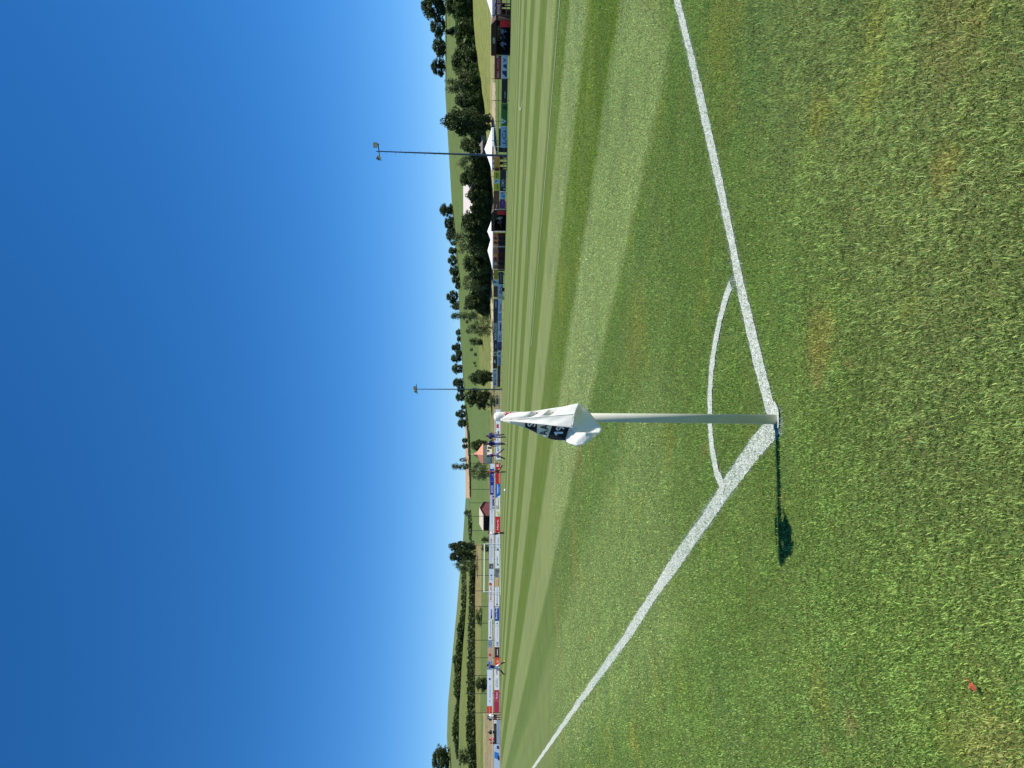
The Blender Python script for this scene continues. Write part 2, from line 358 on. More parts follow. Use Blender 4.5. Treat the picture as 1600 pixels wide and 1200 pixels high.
arcp = [gpt(765, 1133), gpt(740, 1121.5), gpt(720, 1117.5), gpt(700, 1114), gpt(660, 1110.5), gpt(620, 1110.5), gpt(580, 1112.5), gpt(540, 1118), gpt(500, 1126), gpt(470, 1134), gpt(445, 1143)]
g5 = WID / 2
def arc(cs, ct, r, a0, a1, n): return [(cs + r * math.cos(a), ct + r * math.sin(a)) for a in np.linspace(a0, a1, n)]
pa = g5 - 20.16
da = math.acos(5.5 / 9.15)
LINES = [('touchline', touch, 0.112, 'near touchline running from the corner flag to the far end'), ('goal_line', goal_l, 0.098, 'near goal line running right from the corner flag'),
    ('corner_arc', arcp, 0.076, 'quarter-circle arc round the corner flag'),
    ('penalty_area_line', [(pa, 0), (pa, 16.5), (g5 + 20.16, 16.5), (g5 + 20.16, 0)], 0.11, 'near penalty area lines'),
    ('penalty_arc', arc(g5, 11, 9.15, math.pi / 2 - da, math.pi / 2 + da, 24), 0.11, 'near penalty arc'),
    ('far_touchline', [(WID, 0), (WID, LEN)], 0.11, 'far touchline in front of the dugouts'), ('far_goal_line', [(0, LEN), (WID, LEN)], 0.11, 'far goal line under the white goal'),
    ('halfway_line', [(0, LEN / 2), (WID, LEN / 2)], 0.11, 'halfway line'), ('centre_circle', arc(g5, LEN / 2, 9.15, 0, 2 * math.pi, 60), 0.11, 'centre circle'),
    ('far_penalty_area_line', [(pa, LEN), (pa, LEN - 16.5), (g5 + 20.16, LEN - 16.5), (g5 + 20.16, LEN)], 0.11, 'far penalty area lines')]
LM = line_mat(); LMF = line_mat(0.36)
for k, (nm, P, wd, lab) in enumerate(LINES):
    far = nm not in ('touchline', 'goal_line', 'corner_arc')
    Q = resample(P, 0.03 if not far else 0.5)
    if not far: Q = Q[(Q[:, 0] < 30)]
    tn = np.gradient(Q, axis=0); tn /= np.hypot(*tn.T)[:, None] + 1e-9; nn = np.stack([-tn[:, 1], tn[:, 0]], 1)
    jit = (rng.normal(0, 0.004, (len(Q), 2)) if not far else np.zeros((len(Q), 2))); wv = 1 + 0.10 * np.sin(np.arange(len(Q)) * 0.11) * (not far)
    a = Q + nn * (wd / 2 * wv + jit[:, 0])[:, None]; b = Q - nn * (wd / 2 * wv + jit[:, 1])[:, None]
    V = []
    for q in (a, b):
        x, y = st(q[:, 0], q[:, 1]); V.append(np.stack([x, y, gz(q[:, 0]) + 0.003 + 0.0015 * (k % 3) + 0.004 * far], 1))
    n = len(Q); V = np.concatenate(V); i = np.arange(n - 1)
    tag(link(nm, soup(nm, V, np.stack([i, n + i, n + i + 1, i + 1], 1), LMF if far else LM)), 'white painted ' + lab, kind='structure')
# white spill of paint round the foot of the pole
mb = MB(); ring = [(0.062 * (1 + 0.2 * math.sin(3 * a + 1)) * math.cos(a), 0.060 * (1 + 0.2 * math.cos(2 * a)) * math.sin(a), 0) for a in np.linspace(0, 2 * math.pi, 28, endpoint=False)]
mb.add(ring, [tuple(range(28))]); cx0, cy0 = st(0, 0)
tag(mb.build('corner_mark', LM, loc=(cx0 + 0.01, cy0 + 0.01, 0.0085)), 'white paint spread round the foot of the corner flag pole', kind='structure')

# grass blades ----------------------------------------------------------------
def dist_poly(P, x, y):
    P = np.array(P); d = np.full(len(x), 9.0)
    for (a, b) in zip(P[:-1], P[1:]):
        v = b - a; L2 = v @ v + 1e-12
        k = np.clip(((x - a[0]) * v[0] + (y - a[1]) * v[1]) / L2, 0, 1)
        d = np.minimum(d, np.hypot(x - a[0] - k * v[0], y - a[1] - k * v[1]))
    return d
def blades(y0, y1, dens, wdt, hgt, pad, fade=False, simple=True):
    n = int(dens * 1.35 * (y1 - y0) * 2 * (y1 * 0.56 + pad))
    y = rng.uniform(y0, y1, n); x = rng.uniform(-1, 1, n) * (y1 * 0.56 + pad)
    over = np.abs(x) - y * 0.56
    k = (over < pad) & ((over < 0.12) | (rng.random(len(x)) < 0.34)); x, y, over = x[k], y[k], over[k]   # sparser and broader beyond the strip in view
    s, t = to_st(x, y)
    # clumps: fewer and shorter blades in some places, longer and rougher outside the goal line
    big_ = np.sin(x * 6.1 + 2.2 * np.sin(y * 4.7)) * np.sin(y * 7.3 + 1.7 * np.sin(x * 5.2 + 1)) + 0.5 * np.sin(x * 14 + 4 * np.sin(y * 9)) * np.sin(y * 16 - 3 * np.sin(x * 11))
    cl = 0.45 * big_ + (np.sin(x * 37 + 3 * np.sin(y * 29)) * np.sin(y * 41 + 2.5 * np.sin(x * 31)) + 0.6 * np.sin(x * 91 + y * 63) * np.sin(y * 113 - x * 47))
    rough = np.clip((-t - 0.1) / 1.0, 0, 1) * np.clip((s + 1.4) / 1.2, 0, 1)
    k = rng.random(len(x)) < np.clip(0.72 + 0.30 * cl, 0.15, 1); x, y, s, t, rough, cl, over = (q[k] for q in (x, y, s, t, rough, cl, over))
    if fade:
        k = rng.random(len(x)) > (y - y0) / (y1 - y0); x, y, s, t, rough, cl, over = (q[k] for q in (x, y, s, t, rough, cl, over))
    n = len(x)
    h = hgt * (0.5 + 0.7 * rng.random(n) + 0.9 * (rng.random(n) < 0.04)) * (1 + 0.2 * np.clip(cl, -0.7, 0.8)) * (1 + 0.45 * rough); wd = wdt * (0.6 + 0.8 * rng.random(n)) * np.where(over > 0.12, 1.7, 1.0)
    pn = np.zeros(n)
    for P, hw in ((touch[:9], 0.062), (near_goal, 0.060), (arcp, 0.048)):
        d = dist_poly(P, s, t); pn = np.maximum(pn, np.clip((hw + 0.008 - d + rng.normal(0, 0.010, n)) / 0.012, 0, 1))
    d0 = np.hypot(s, t); pn = np.maximum(pn, np.clip((0.075 - d0 + rng.normal(0, 0.008, n)) / 0.008, 0, 1))
    for P in ():  pn = np.maximum(pn, np.clip((0.06 - dist_poly(P, s, t)) / 0.008, 0, 1))
    pn *= (rng.random(n) < 0.78) * (0.72 + 0.28 * rng.random(n))
    a = rng.uniform(0, 2 * math.pi, n); lean = rng.uniform(0.15, 0.85, n) * h
    la = rng.uniform(0, 2 * math.pi, n)
    ux, uy = np.cos(a) * wd / 2, np.sin(a) * wd / 2; lx, ly = np.cos(la) * lean, np.sin(la) * lean
    z = gz(s)
    shape = ((1.15, 0, 0), (-1.15, 0, 0), (0, 0.8, 0.95)) if simple else ((1, 0, 0), (-1, 0, 0), (-0.8, 0.35, 0.62), (0.8, 0.35, 0.62), (0, 1, 0.95))
    v = np.empty((n, len(shape), 3))
    for i, (sg_, q, hh) in enumerate(shape):
        v[:, i, 0] = x + ux * sg_ + lx * q; v[:, i, 1] = y + uy * sg_ + ly * q; v[:, i, 2] = z + h * hh - 0.002 * (hh == 0)
    tint = np.empty((n, 4)); tint[:, 0] = pn; tint[:, 1] = np.clip(rng.normal(0.42, 0.26, n) + 0.12 * cl, 0, 1); tint[:, 2] = np.clip(rng.normal(0.5, 0.25, n) - 0.15 * rough, 0, 1); 
    wf = np.zeros(n)
    for (py_, px_, rad_, c_, k_) in WORN:
        d_ = ray(py_, px_); q_ = -EYE / d_.z; wf = np.maximum(wf, k_ * np.clip(1.25 - np.hypot(x - d_.x * q_, y - d_.y * q_) / rad_ - 0.35 * cl, 0, 1))
    tint[:, 3] = (rng.random(n) < 0.018 + 0.05 * rough + 0.42 * wf) * rng.uniform(0.35, 0.9, n)
    return v, tint
parts = [blades(1.2, 3.0, 66000, 0.0027, 0.0098, 1.6, simple=False), blades(3.0, 5.2, 30000, 0.0044, 0.0105, 1.6), blades(5.2, 9.0, 10500, 0.0068, 0.0105, 1.5), blades(9.0, 16.0, 2600, 0.013, 0.012, 1.2, True)]
me = bpy.data.meshes.new('grass')
vc, lp, ls, tn_, base, lo0 = [], [], [], [], 0, 0
for (v, ti) in parts:
    n, m = v.shape[:2]; b0 = base + np.arange(n)[:, None] * m
    if m == 3: l_ = b0 + np.array([0, 1, 2]); st_ = np.arange(n) * 3
    else: l_ = np.concatenate([b0 + np.array([0, 1, 2, 3]), b0 + np.array([3, 2, 4])], 1); st_ = (np.arange(n)[:, None] * 7 + np.array([0, 4])).ravel()
    vc.append(v.reshape(-1, 3)); lp.append(l_.ravel()); ls.append(st_ + lo0); tn_.append(np.repeat(ti, m, axis=0)); base += n * m; lo0 += l_.size
vc, lp, ls, TI = np.concatenate(vc), np.concatenate(lp), np.concatenate(ls), np.concatenate(tn_)
me.vertices.add(len(vc)); me.vertices.foreach_set('co', vc.astype(np.float32).ravel())
me.loops.add(len(lp)); me.loops.foreach_set('vertex_index', lp.astype(np.int32)); me.polygons.add(len(ls)); me.polygons.foreach_set('loop_start', ls.astype(np.int32))
me.materials.append(blade_mat()); me.update(calc_edges=True)
ca = me.color_attributes.new('tint', 'FLOAT_COLOR', 'POINT'); ca.data.foreach_set('color', TI.astype(np.float32).ravel())
tag(link('grass', me), 'short green grass blades round the corner flag', 'grass', kind='stuff')
print('grass blades', [len(p[0]) for p in parts])

# ------------------------------------------------------------------ trees
def leaf_mat(name, c1, c2, tr=0.25):
    m = bpy.data.materials.new(name); m.use_nodes = True; n = m.node_tree; b = n.nodes['Principled BSDF']; L = n.links.new
    geo = N(n, 'ShaderNodeNewGeometry'); oi = N(n, 'ShaderNodeObjectInfo')
    nz = N(n, 'ShaderNodeTexNoise'); nz.inputs['Scale'].default_value = 0.9; nz.inputs['Detail'].default_value = 3; L(geo.outputs['Position'], nz.inputs['Vector'])
    ad = N(n, 'ShaderNodeMath', operation='ADD'); L(geo.outputs['Random Per Island'], ad.inputs[0]); L(nz.outputs[0], ad.inputs[1])
    mr = N(n, 'ShaderNodeMapRange'); L(ad.outputs[0], mr.inputs[0]); mr.inputs[1].default_value = 0.3; mr.inputs[2].default_value = 1.5
    mx = N(n, 'ShaderNodeMix', data_type='RGBA'); mx.inputs[6].default_value = (*c1, 1); mx.inputs[7].default_value = (*c2, 1); L(mr.outputs[0], mx.inputs[0])
    hsv = N(n, 'ShaderNodeHueSaturation'); L(mx.outputs[2], hsv.inputs['Color'])
    m2 = N(n, 'ShaderNodeMapRange'); L(oi.outputs['Random'], m2.inputs[0]); m2.inputs[3].default_value = 0.75; m2.inputs[4].default_value = 1.3; L(m2.outputs[0], hsv.inputs['Value'])
    L(hsv.outputs[0], b.inputs['Base Color']); b.inputs['Roughness'].default_value = 0.6; b.inputs['Specular IOR Level'].default_value = 0.25
    t = N(n, 'ShaderNodeBsdfTranslucent'); L(hsv.outputs[0], t.inputs[0]); ms = N(n, 'ShaderNodeMixShader'); ms.inputs[0].default_value = tr
    L(b.outputs[0], ms.inputs[1]); L(t.outputs[0], ms.inputs[2]); L(ms.outputs[0], n.nodes['Material Output'].inputs[0])
    return m
LEAF = leaf_mat('leaves', (0.030, 0.052, 0.014), (0.100, 0.135, 0.042))
LEAFP = leaf_mat('pale_leaves', (0.05, 0.075, 0.024), (0.125, 0.155, 0.055))
LEAFD = leaf_mat('needles', (0.012, 0.024, 0.010), (0.035, 0.055, 0.020), 0.1)
BARK = mat((92, 78, 62), 0.9, noise=0.3, scale=8)
def leaf_quads(cen, size, r, flat=0.0):
    n = len(cen); a = r.normal(size=(n, 3)); a /= np.linalg.norm(a, axis=1)[:, None]; a[:, 2] *= (1 - flat)
    b = np.cross(a, r.normal(size=(n, 3))); b /= np.linalg.norm(b, axis=1)[:, None]
    s = size * (0.6 + 0.8 * r.random(n))[:, None]
    V = np.stack([cen - a * s, cen - b * s * 0.62, cen + a * s, cen + b * s * 0.62], 1)
    return V.reshape(-1, 3), np.arange(n * 4).reshape(n, 4)
def crown(kind, seed):
    r = np.random.default_rng(seed); P = []
    if kind == 'round':
        nc = 80
        for i in range(nc):
            z = r.uniform(0.10, 0.95); rad = 0.45 * math.sin(math.pi * min(1, (z + 0.10) / 1.12)) ** 0.7 * r.uniform(0.35, 1.0); a = r.uniform(0, 6.283)
            q = r.normal(size=(80, 3)); q /= np.linalg.norm(q, axis=1)[:, None]; q *= (r.random(80) ** 0.4)[:, None] * r.uniform(0.08, 0.16) * np.array([1.1, 1.1, 0.75])
            P.append(np.array([rad * math.cos(a), rad * math.sin(a), z]) + q)
        P = np.concatenate(P); size = 0.030
    elif kind == 'loose':
        for i in range(40):
            z = r.uniform(0.10, 0.97); rad = 0.46 * math.sqrt(max(0.02, 1 - ((z - 0.45) / 0.6) ** 2)) * r.uniform(0.4, 1.05); a = r.uniform(0, 6.283)
            q = r.normal(size=(70, 3)) * np.array([0.055, 0.055, 0.07]); P.append(np.array([rad * math.cos(a), rad * math.sin(a), z]) + q)
        P = np.concatenate(P); size = 0.026
    elif kind == 'column':
        for i in range(36):
            z = r.uniform(0.06, 0.96); rad = 0.42 * (1 - abs(z - 0.4) / 0.75) ** 0.7 * r.uniform(0.2, 1); a = r.uniform(0, 6.283)
            q = r.normal(size=(60, 3)) * np.array([0.13, 0.13, 0.045]); P.append(np.array([rad * math.cos(a), rad * math.sin(a), z]) + q)
        P = np.concatenate(P); size = 0.035
    elif kind == 'conifer':
        for k in range(18):
            z = 0.08 + 0.05 * k; R_ = 0.5 * (1 - z) + 0.03
            for j in range(9):
                a = r.uniform(0, 6.283); m = 16; d = r.random(m) ** 0.7 * R_ * r.uniform(0.7, 1.15)
                P.append(np.stack([np.cos(a) * d, np.sin(a) * d, z - 0.12 * d + 0.0 * d], 1) + r.normal(size=(m, 3)) * 0.016)
        P = np.concatenate(P); size = 0.03
    elif kind == 'bush':
        for i in range(26):
            z = r.uniform(0.06, 0.85); rad = 0.45 * math.sqrt(max(0.05, 1 - z * z)) * r.uniform(0.2, 1); a = r.uniform(0, 6.283)
            q = r.normal(size=(70, 3)) * 0.075; P.append(np.array([rad * math.cos(a), rad * math.sin(a), z]) + q)
        P = np.concatenate(P); P[:, 2] = np.abs(P[:, 2]); size = 0.035
    V, Fc = leaf_quads(P, size, r); return V, Fc
def trunk_mesh(kind, seed):
    r = random.Random(seed); mb = MB(); top = {'round': 0.75, 'loose': 0.8, 'column': 0.9, 'conifer': 0.96, 'bush': 0.35}[kind]
    mb.tube((0, 0, -0.03), (r.uniform(-.02, .02), 0, 0.3), 0.026, 0.019); mb.tube((0, 0, 0.29), (r.uniform(-.03, .03), r.uniform(-.03, .03), top), 0.019, 0.005)
    if kind in ('round', 'loose', 'bush'):
        for k in range(6):
            a = r.uniform(0, 6.283); z = r.uniform(0.1, 0.45) if kind != 'bush' else 0.05
            mb.tube((0, 0, z), (0.3 * math.cos(a), 0.3 * math.sin(a), z + r.uniform(0.15, 0.35)), 0.011, 0.003, 6)
    return mb.mesh('trunk', BARK)
TREE = {}
for kind, cnt, lm in (('round', 4, LEAF), ('loose', 3, LEAFP), ('column', 2, LEAF), ('conifer', 1, LEAFD), ('bush', 3, LEAF)):
    TREE[kind] = []
    for i in range(cnt):
        V, Fc = crown(kind, 100 + 7 * i + len(kind)); TREE[kind].append((soup('crown', V, Fc, lm), trunk_mesh(kind, i)))
tcount = 0
def tree(name, py, top, base, hw, kind, label, cat='tree', group=None, sink=0.0):
    """a tree whose foot stands on the slope seen at (py, base) and whose tip reaches row top"""
    global tcount
    p = hit(py, base); h = at(py, top, p.y).z - p.z; wd = 2 * hw / F * p.y
    o = empty(name, (p.x, p.y, p.z), random.uniform(0, 6.28), (wd, wd, h))
    cm, tm = TREE[kind][tcount % len(TREE[kind])]; tcount += 1
    link('crown', cm, o); link('trunk', tm, o)
    return tag(o, label, cat, group)
ROW = [(9, 697, 737, 21, 'round', 'wide dark bushy tree at the right end of the row below the hill'), (50, 695, 739, 19, 'conifer', 'dark spiky conifer behind the brown dugout with the side window'),
       (96, 706, 745, 24, 'round', 'broad rounded tree above the dark red board beside the dugout'), (134, 700, 751, 21, 'loose', 'pale leafy tree above the black board'),
       (158, 712, 755, 14, 'round', 'small dark tree squeezed beside the tallest tree of the row'), (190, 692, 770, 24, 'round', 'tallest dark tree of the row with a bare trunk on the slope'),
       (226, 720, 758, 15, 'round', 'small dark tree beside the grey stone wall'), (253, 718, 764, 15, 'loose', 'leafy tree just left of the tall floodlight mast'),
       (279, 720, 766, 18, 'round', 'round dark tree above the yellow board'), (306, 729, 769, 15, 'round', 'low tree in front of the pale barn roof'),
       (346, 722, 768, 21, 'round', 'dark rounded tree above the dugout with the red side'), (378, 712, 767, 23, 'loose', 'large feathery pale green tree behind the double white canopy'),
       (412, 725, 767, 20, 'round', 'dark tree behind the left white canopy'), (440, 724, 766, 17, 'loose', 'bushy tree left of the double canopy'),
       (472, 727, 764, 17, 'round', 'dark spreading tree next to the slim columnar tree'), (512, 734, 770, 17, 'loose', 'round tree with short trunk above the long navy board'),
       (533, 731, 754, 9, 'bush', 'small tree on the meadow left of the round tree'), (590, 733, 771, 14, 'round', 'round tree by the thin far floodlight mast'),
       (622, 728, 768, 19, 'round', 'round lone tree left of the far floodlight mast'), (696, 736, 764, 10, 'round', 'dark tree behind the tower with the orange roof'),
       (737, 736, 766, 14, 'loose', 'grey green bushy tree left of the tower'), (843, 751, 764, 6, 'bush', 'small dark bush left of the dark barn'),
       (856, 751, 764, 7, 'bush', 'dark bush just behind the goal, right of the crossbar'), (854, 702, 744, 10, 'round', 'tall ragged tree at the right of the cluster above the goal'),
       (869, 704, 746, 12, 'round', 'middle tree of the ragged cluster above the goal'), (885, 712, 747, 11, 'loose', 'left tree of the ragged cluster above the goal'),
       (1069, 743, 763, 12, 'round', 'lone round tree in the field on the far left'), (962, 742, 753, 16, 'bush', 'long dark bush in the mown field behind the goal'),
       (1186, 676, 704, 22, 'round', 'big dark tree on the left hill crest at the edge of view'), (1184, 716, 732, 16, 'bush', 'dark bush below the big tree at the left edge'),
       (493, 706, 746, 7, 'column', 'slim columnar tree standing on the meadow'), (729, 707, 734, 6, 'column', 'slim columnar tree on the brown field crest'),
       (628, 764, 780, 13, 'bush', 'dense dark bush behind the white railing'), (801, 724, 735, 6, 'bush', 'small round bush at the right end of the field hedge')]
for r_ in ROW:
    p_, a_, b_, h_, k_, l_ = r_
    tree('bush' if k_ == 'bush' else 'tree', p_, a_, b_, h_, k_, l_, 'bush' if k_ == 'bush' else 'tree')
CREST = [(-14, 664, 697, 20), (12, 659, 697, 19), (42, 673, 697, 17), (74, 676, 697, 17), (106, 674, 697, 14), (328, 687, 708, 12), (349, 695, 710, 12), (366, 697, 712, 13), (380, 704, 713, 4),
         (392, 701, 714, 7), (407, 700, 715, 9), (424, 702, 717, 10), (438, 706, 719, 8), (447, 711, 719, 6), (464, 698, 717, 11), (478, 705, 717, 9), (519, 712, 720, 6), (530, 714, 720, 7),
         (543, 706, 721, 7), (552, 712, 722, 6), (560, 705, 722, 8), (576, 706, 723, 9), (598, 708, 725, 9), (609, 714, 726, 6), (620, 712, 727, 8), (636, 720, 728, 5), (647, 712, 729, 7),
         (661, 715, 730, 8), (688, 722, 731, 5), (697, 722, 731, 5)]
for i, (p_, a_, b_, h_) in enumerate(CREST):
    tree('tree', p_, a_, b_, h_, 'round', 'dark rounded tree on the skyline, ' + (ORD[i] or 'first ') + 'from the right along the crest', 'tree', 'trees along the hill crest')
tree('tree', 718, 718, 731, 4, 'loose', 'thin sparse tree on the brown field skyline', 'tree')
for i, (p_, a_, b_, h_) in enumerate([(503, 727, 732, 4), (517, 727, 735, 5), (546, 734, 739, 4), (554, 740, 745, 4), (567, 739, 744, 3), (572, 741, 745, 2), (482, 724, 730, 4), (470, 726, 731, 5)]):
    tree('bush', p_, a_, b_, h_, 'bush', 'tiny bush on the open meadow, ' + (ORD[i] or 'first ') + 'in the diagonal line of bushes', 'bush', 'bushes dotted over the meadow')
def hedge(label, pts, per=5.0, dens=26):
    """pts: (py, top row, foot row); one leafy row following the slope"""
    r = np.random.default_rng(len(label)); P = []; first = None
    pys = np.array([p[0] for p in pts])
    for q in np.arange(min(pys), max(pys), per / 3):
        tp = np.interp(q, pys, [p[1] for p in pts]); bs = np.interp(q, pys, [p[2] for p in pts])
        b = hit(q, bs); h = max(0.4, at(q, tp, b.y).z - b.z) * r.uniform(0.75, 1.15); wd = per / F * b.y
        if first is None: first = b
        m = dens * 3; g = r.normal(size=(m, 3)) * np.array([wd * 0.45, wd * 0.5, 1]); g[:, 2] = r.random(m) ** 0.8 * h * np.exp(-(g[:, 0] / wd) ** 2)
        P.append(np.array(b - first) + g)
    V, Fc = leaf_quads(np.concatenate(P), 0.55, r)
    o = link('hedge', soup('hedge', V, Fc, LEAF), loc=first)
    return tag(o, label, 'hedge')
hedge('long upper hedgerow across the left hillside', [(886, 721, 728), (930, 721, 729), (950, 722, 728), (965, 719, 727), (980, 715, 726), (1000, 715, 724), (1015, 712, 723), (1030, 707, 722), (1045, 711, 721), (1065, 710, 720), (1085, 709, 719), (1094, 715, 718), (1110, 711, 717), (1140, 707, 717), (1165, 711, 716), (1180, 714, 716)], 5, 24)
hedge('thick lower hedgerow across the left hillside', [(888, 735, 743), (930, 734, 742), (960, 733, 742), (1000, 733, 742), (1060, 731, 742), (1100, 731, 742), (1150, 730, 743), (1175, 734, 744), (1215, 734, 745)], 5, 34)
hedge('low dark hedge along the field edge above the barn', [(803, 731, 736), (820, 732, 738), (842, 734, 737)], 4, 24)
hedge('thin dark hedge under the brown field', [(636, 727, 729), (680, 731, 734), (725, 733, 736), (776, 735, 736)], 4, 16)
hedge('dark undergrowth beneath the row of trees on the right', [(-12, 712, 738), (30, 714, 739), (80, 718, 743), (120, 722, 749), (170, 728, 756), (205, 732, 758), (218, 744, 759)], 6, 80)  # understory, made dense to fill in the shadow band below the crowns too
hedge('dark undergrowth beneath the trees behind the canopies', [(236, 738, 764), (270, 738, 765), (300, 742, 767), (330, 738, 768), (360, 735, 768), (420, 735, 766), (450, 738, 765), (470, 740, 763), (490, 750, 762)], 6, 80)

# ------------------------------------------------------------------ buildings on the slopes
def house(name, label, py_c, base, wpy, depth, wall_px, roof_px, wall, roof, rz=0.0, hip=False, openside=None, windows=(), door=None, gable_c=None):
    p = hit(py_c, base); k = p.y / F; w_ = wpy * k; hw_ = w_ / 2; hd = depth / 2; hwall = wall_px * k; hr = roof_px * k
    o = empty(name, (p.x, p.y, p.z - 0.2), rz)
    hwall += 0.2
    wm = mat(wall, 0.9, noise=0.15, scale=1.5)
    MB().box((-hw_, -hd, 0), (hw_, hd, hwall)).build('wall', wm, o)
    e = 0.35
    if hip:
        mb = MB().add([(-hw_ - e, -hd - e, hwall), (hw_ + e, -hd - e, hwall), (hw_ + e, hd + e, hwall), (-hw_ - e, hd + e, hwall), (-hw_ * .35, -hd * .35, hwall + hr * .55), (hw_ * .35, -hd * .35, hwall + hr * .55), (hw_ * .35, hd * .35, hwall + hr * .55), (-hw_ * .35, hd * .35, hwall + hr * .55), (0, 0, hwall + hr)],
            [(0, 1, 5, 4), (1, 2, 6, 5), (2, 3, 7, 6), (3, 0, 4, 7), (4, 5, 8), (5, 6, 8), (6, 7, 8), (7, 4, 8), (3, 2, 1, 0)])
        ro = mb.build('roof', mat(roof, 0.85, noise=0.3, scale=4), o)
        MB().tube((0, 0, hwall + hr - 0.1), (0, 0, hwall + hr + 0.5), 0.16, 0.1).build('finial', mat((235, 225, 190)), ro)
    else:
        mb = MB()
        for sg_ in (-1, 1):
            a = (-hw_ - e, sg_ * (hd + e), hwall - 0.2); b = (hw_ + e, sg_ * (hd + e), hwall - 0.2); c = (hw_ + e, 0, hwall + hr); d = (-hw_ - e, 0, hwall + hr)
            th = 0.14; mb.add([a, b, c, d] + [(q[0], q[1], q[2] + th) for q in (a, b, c, d)], [(0, 1, 2, 3), (7, 6, 5, 4), (0, 4, 5, 1), (1, 5, 6, 2), (3, 2, 6, 7), (0, 3, 7, 4)])
        mb.build('roof', mat(roof, 0.8, noise=0.2, scale=3), o)
        gm = mat(gable_c or wall, 0.9, noise=0.2)
        for sx in (-1, 1):
            x = sx * (hw_ + 0.01)
            MB().add([(x, -hd, hwall - 0.05), (x, hd, hwall - 0.05), (x, 0, hwall + hr - 0.1), (x - sx * 0.1, -hd, hwall - 0.05), (x - sx * 0.1, hd, hwall - 0.05), (x - sx * 0.1, 0, hwall + hr - 0.1)], [(0, 1, 2), (5, 4, 3), (0, 3, 4, 1), (1, 4, 5, 2), (2, 5, 3, 0)]).build('gable', gm, o)
    for (x0, x1, z0, z1, side) in windows:
        a, b = x0 * w_ - hw_, x1 * w_ - hw_
        if side == 'f':
            f = MB().box((a, -hd - 0.05, z0 * hwall), (b, -hd - 0.005, z1 * hwall)).build('window', mat((210, 205, 195)), o)
            MB().box((a + 0.08, -hd - 0.07, z0 * hwall + 0.08), (b - 0.08, -hd - 0.052, z1 * hwall - 0.08)).build('pane', mat((40, 48, 60), 0.1), f)
    if openside:
        x0, x1 = openside
        MB().box((x0 * w_ - hw_, -hd - 0.02, 0.02), (x1 * w_ - hw_, -hd - 0.004, hwall * 0.92)).build('side_shade', mat((30, 26, 24), 0.9, noise=0.3), o)  # near-black sheet: the shade of the open long side is in its colour
        for q in np.linspace(x0, x1, 5): MB().box((q * w_ - hw_ - 0.09, -hd - 0.12, 0), (q * w_ - hw_ + 0.09, -hd - 0.022, hwall * 0.95)).build('post', mat((48, 40, 34), 0.9), o)
    if door: MB().box((door[0] * w_ - hw_, -hd - 0.06, 0), (door[1] * w_ - hw_, -hd - 0.005, door[2] * hwall)).build('door', mat((80, 70, 62)), o)
    return tag(o, label, 'house' if name == 'house' else name.replace('_', ' '))
house('tower', 'square tower house with a steep orange tiled roof and cream wall', 710, 768, 19, 4.0, 13, 16, (236, 226, 198), (190, 126, 98), rz=0.75, hip=True, windows=((.3, .5, .35, .6, 'f'),), door=(.62, .82, .5))
house('barn', 'timber barn with shade painted dark on its long side, maroon gable end and pale roof', 806, 764, 27, 7.0, 9, 5.5, (112, 62, 66), (178, 168, 150), rz=-0.42, openside=(.03, .98), gable_c=(140, 66, 70))
house('barn', 'barn with a long pale pinkish roof rising among the trees', 314, 752, 40, 11, 13, 14, (120, 108, 96), (182, 172, 166), rz=-0.12, windows=((.2, .28, .3, .6, 'f'), (.5, .58, .3, .6, 'f')), gable_c=(70, 60, 55))
house('shed', 'small dark shed beside the stone wall under the trees', 236, 764, 14, 3.5, 10, 4, (58, 56, 54), (96, 92, 88), rz=0.1, door=(.3, .6, .7))
p = hit(216, 760); k = p.y / F
o = empty('stone_wall', (p.x, p.y, p.z - 0.1), -0.1)
for i in range(12):
    for j in range(5):
        w_ = 22 * k / 12; x0 = -11 * k + i * w_ + (0.3 * w_ if j % 2 else 0); q = random.uniform(0, 0.05)
        MB().box((x0 + 0.015, -q, j * 1.8 * k + 0.01), (x0 + w_ - 0.015, 0.5, (j + 1) * 1.8 * k - 0.012)).build('stone', mat(random.choice([(150, 148, 138), (134, 132, 122), (166, 162, 150)]), 0.9, noise=0.2), o)
tag(o, 'low grey stone retaining wall under the tallest tree', 'wall')

# ------------------------------------------------------------------ corner flag
bx, by = st(0, 0)
fl = tag(empty('corner_flag', (bx, by, 0)), 'cream corner flag pole with a drooping white printed flag', 'corner flag')
B0 = Vector((bx, by, 0))
TOP = at(651, 773, by) - B0
mb = MB(); mb.tube((0, 0, -0.1), TOP - Vector((0, 0, 0.03)), 0.0235, 0.0185, 24)
pole = mb.build('pole', mat((208, 206, 186), 0.5, noise=0.12, scale=9), fl); pole.data.polygons.foreach_set('use_smooth', [True] * len(pole.data.polygons))
CLOTH = mat((254, 250, 242), 0.8, noise=0.04, scale=6, trans=0.30)
def fp(py, px, d): return at(py, px, by - d) - B0
def poly(P, n, sm=2):
    P = np.array(P, float); d = np.r_[0, np.cumsum(np.linalg.norm(np.diff(P[:, :2], axis=0), axis=1))]; q = np.linspace(0, d[-1], n)
    # gentle smoothing of the outline
    R_ = np.stack([np.interp(q, d, P[:, i]) for i in range(3)], 1)
    for _ in range(sm): R_[1:-1] = 0.25 * R_[:-2] + 0.5 * R_[1:-1] + 0.25 * R_[2:]
    return R_
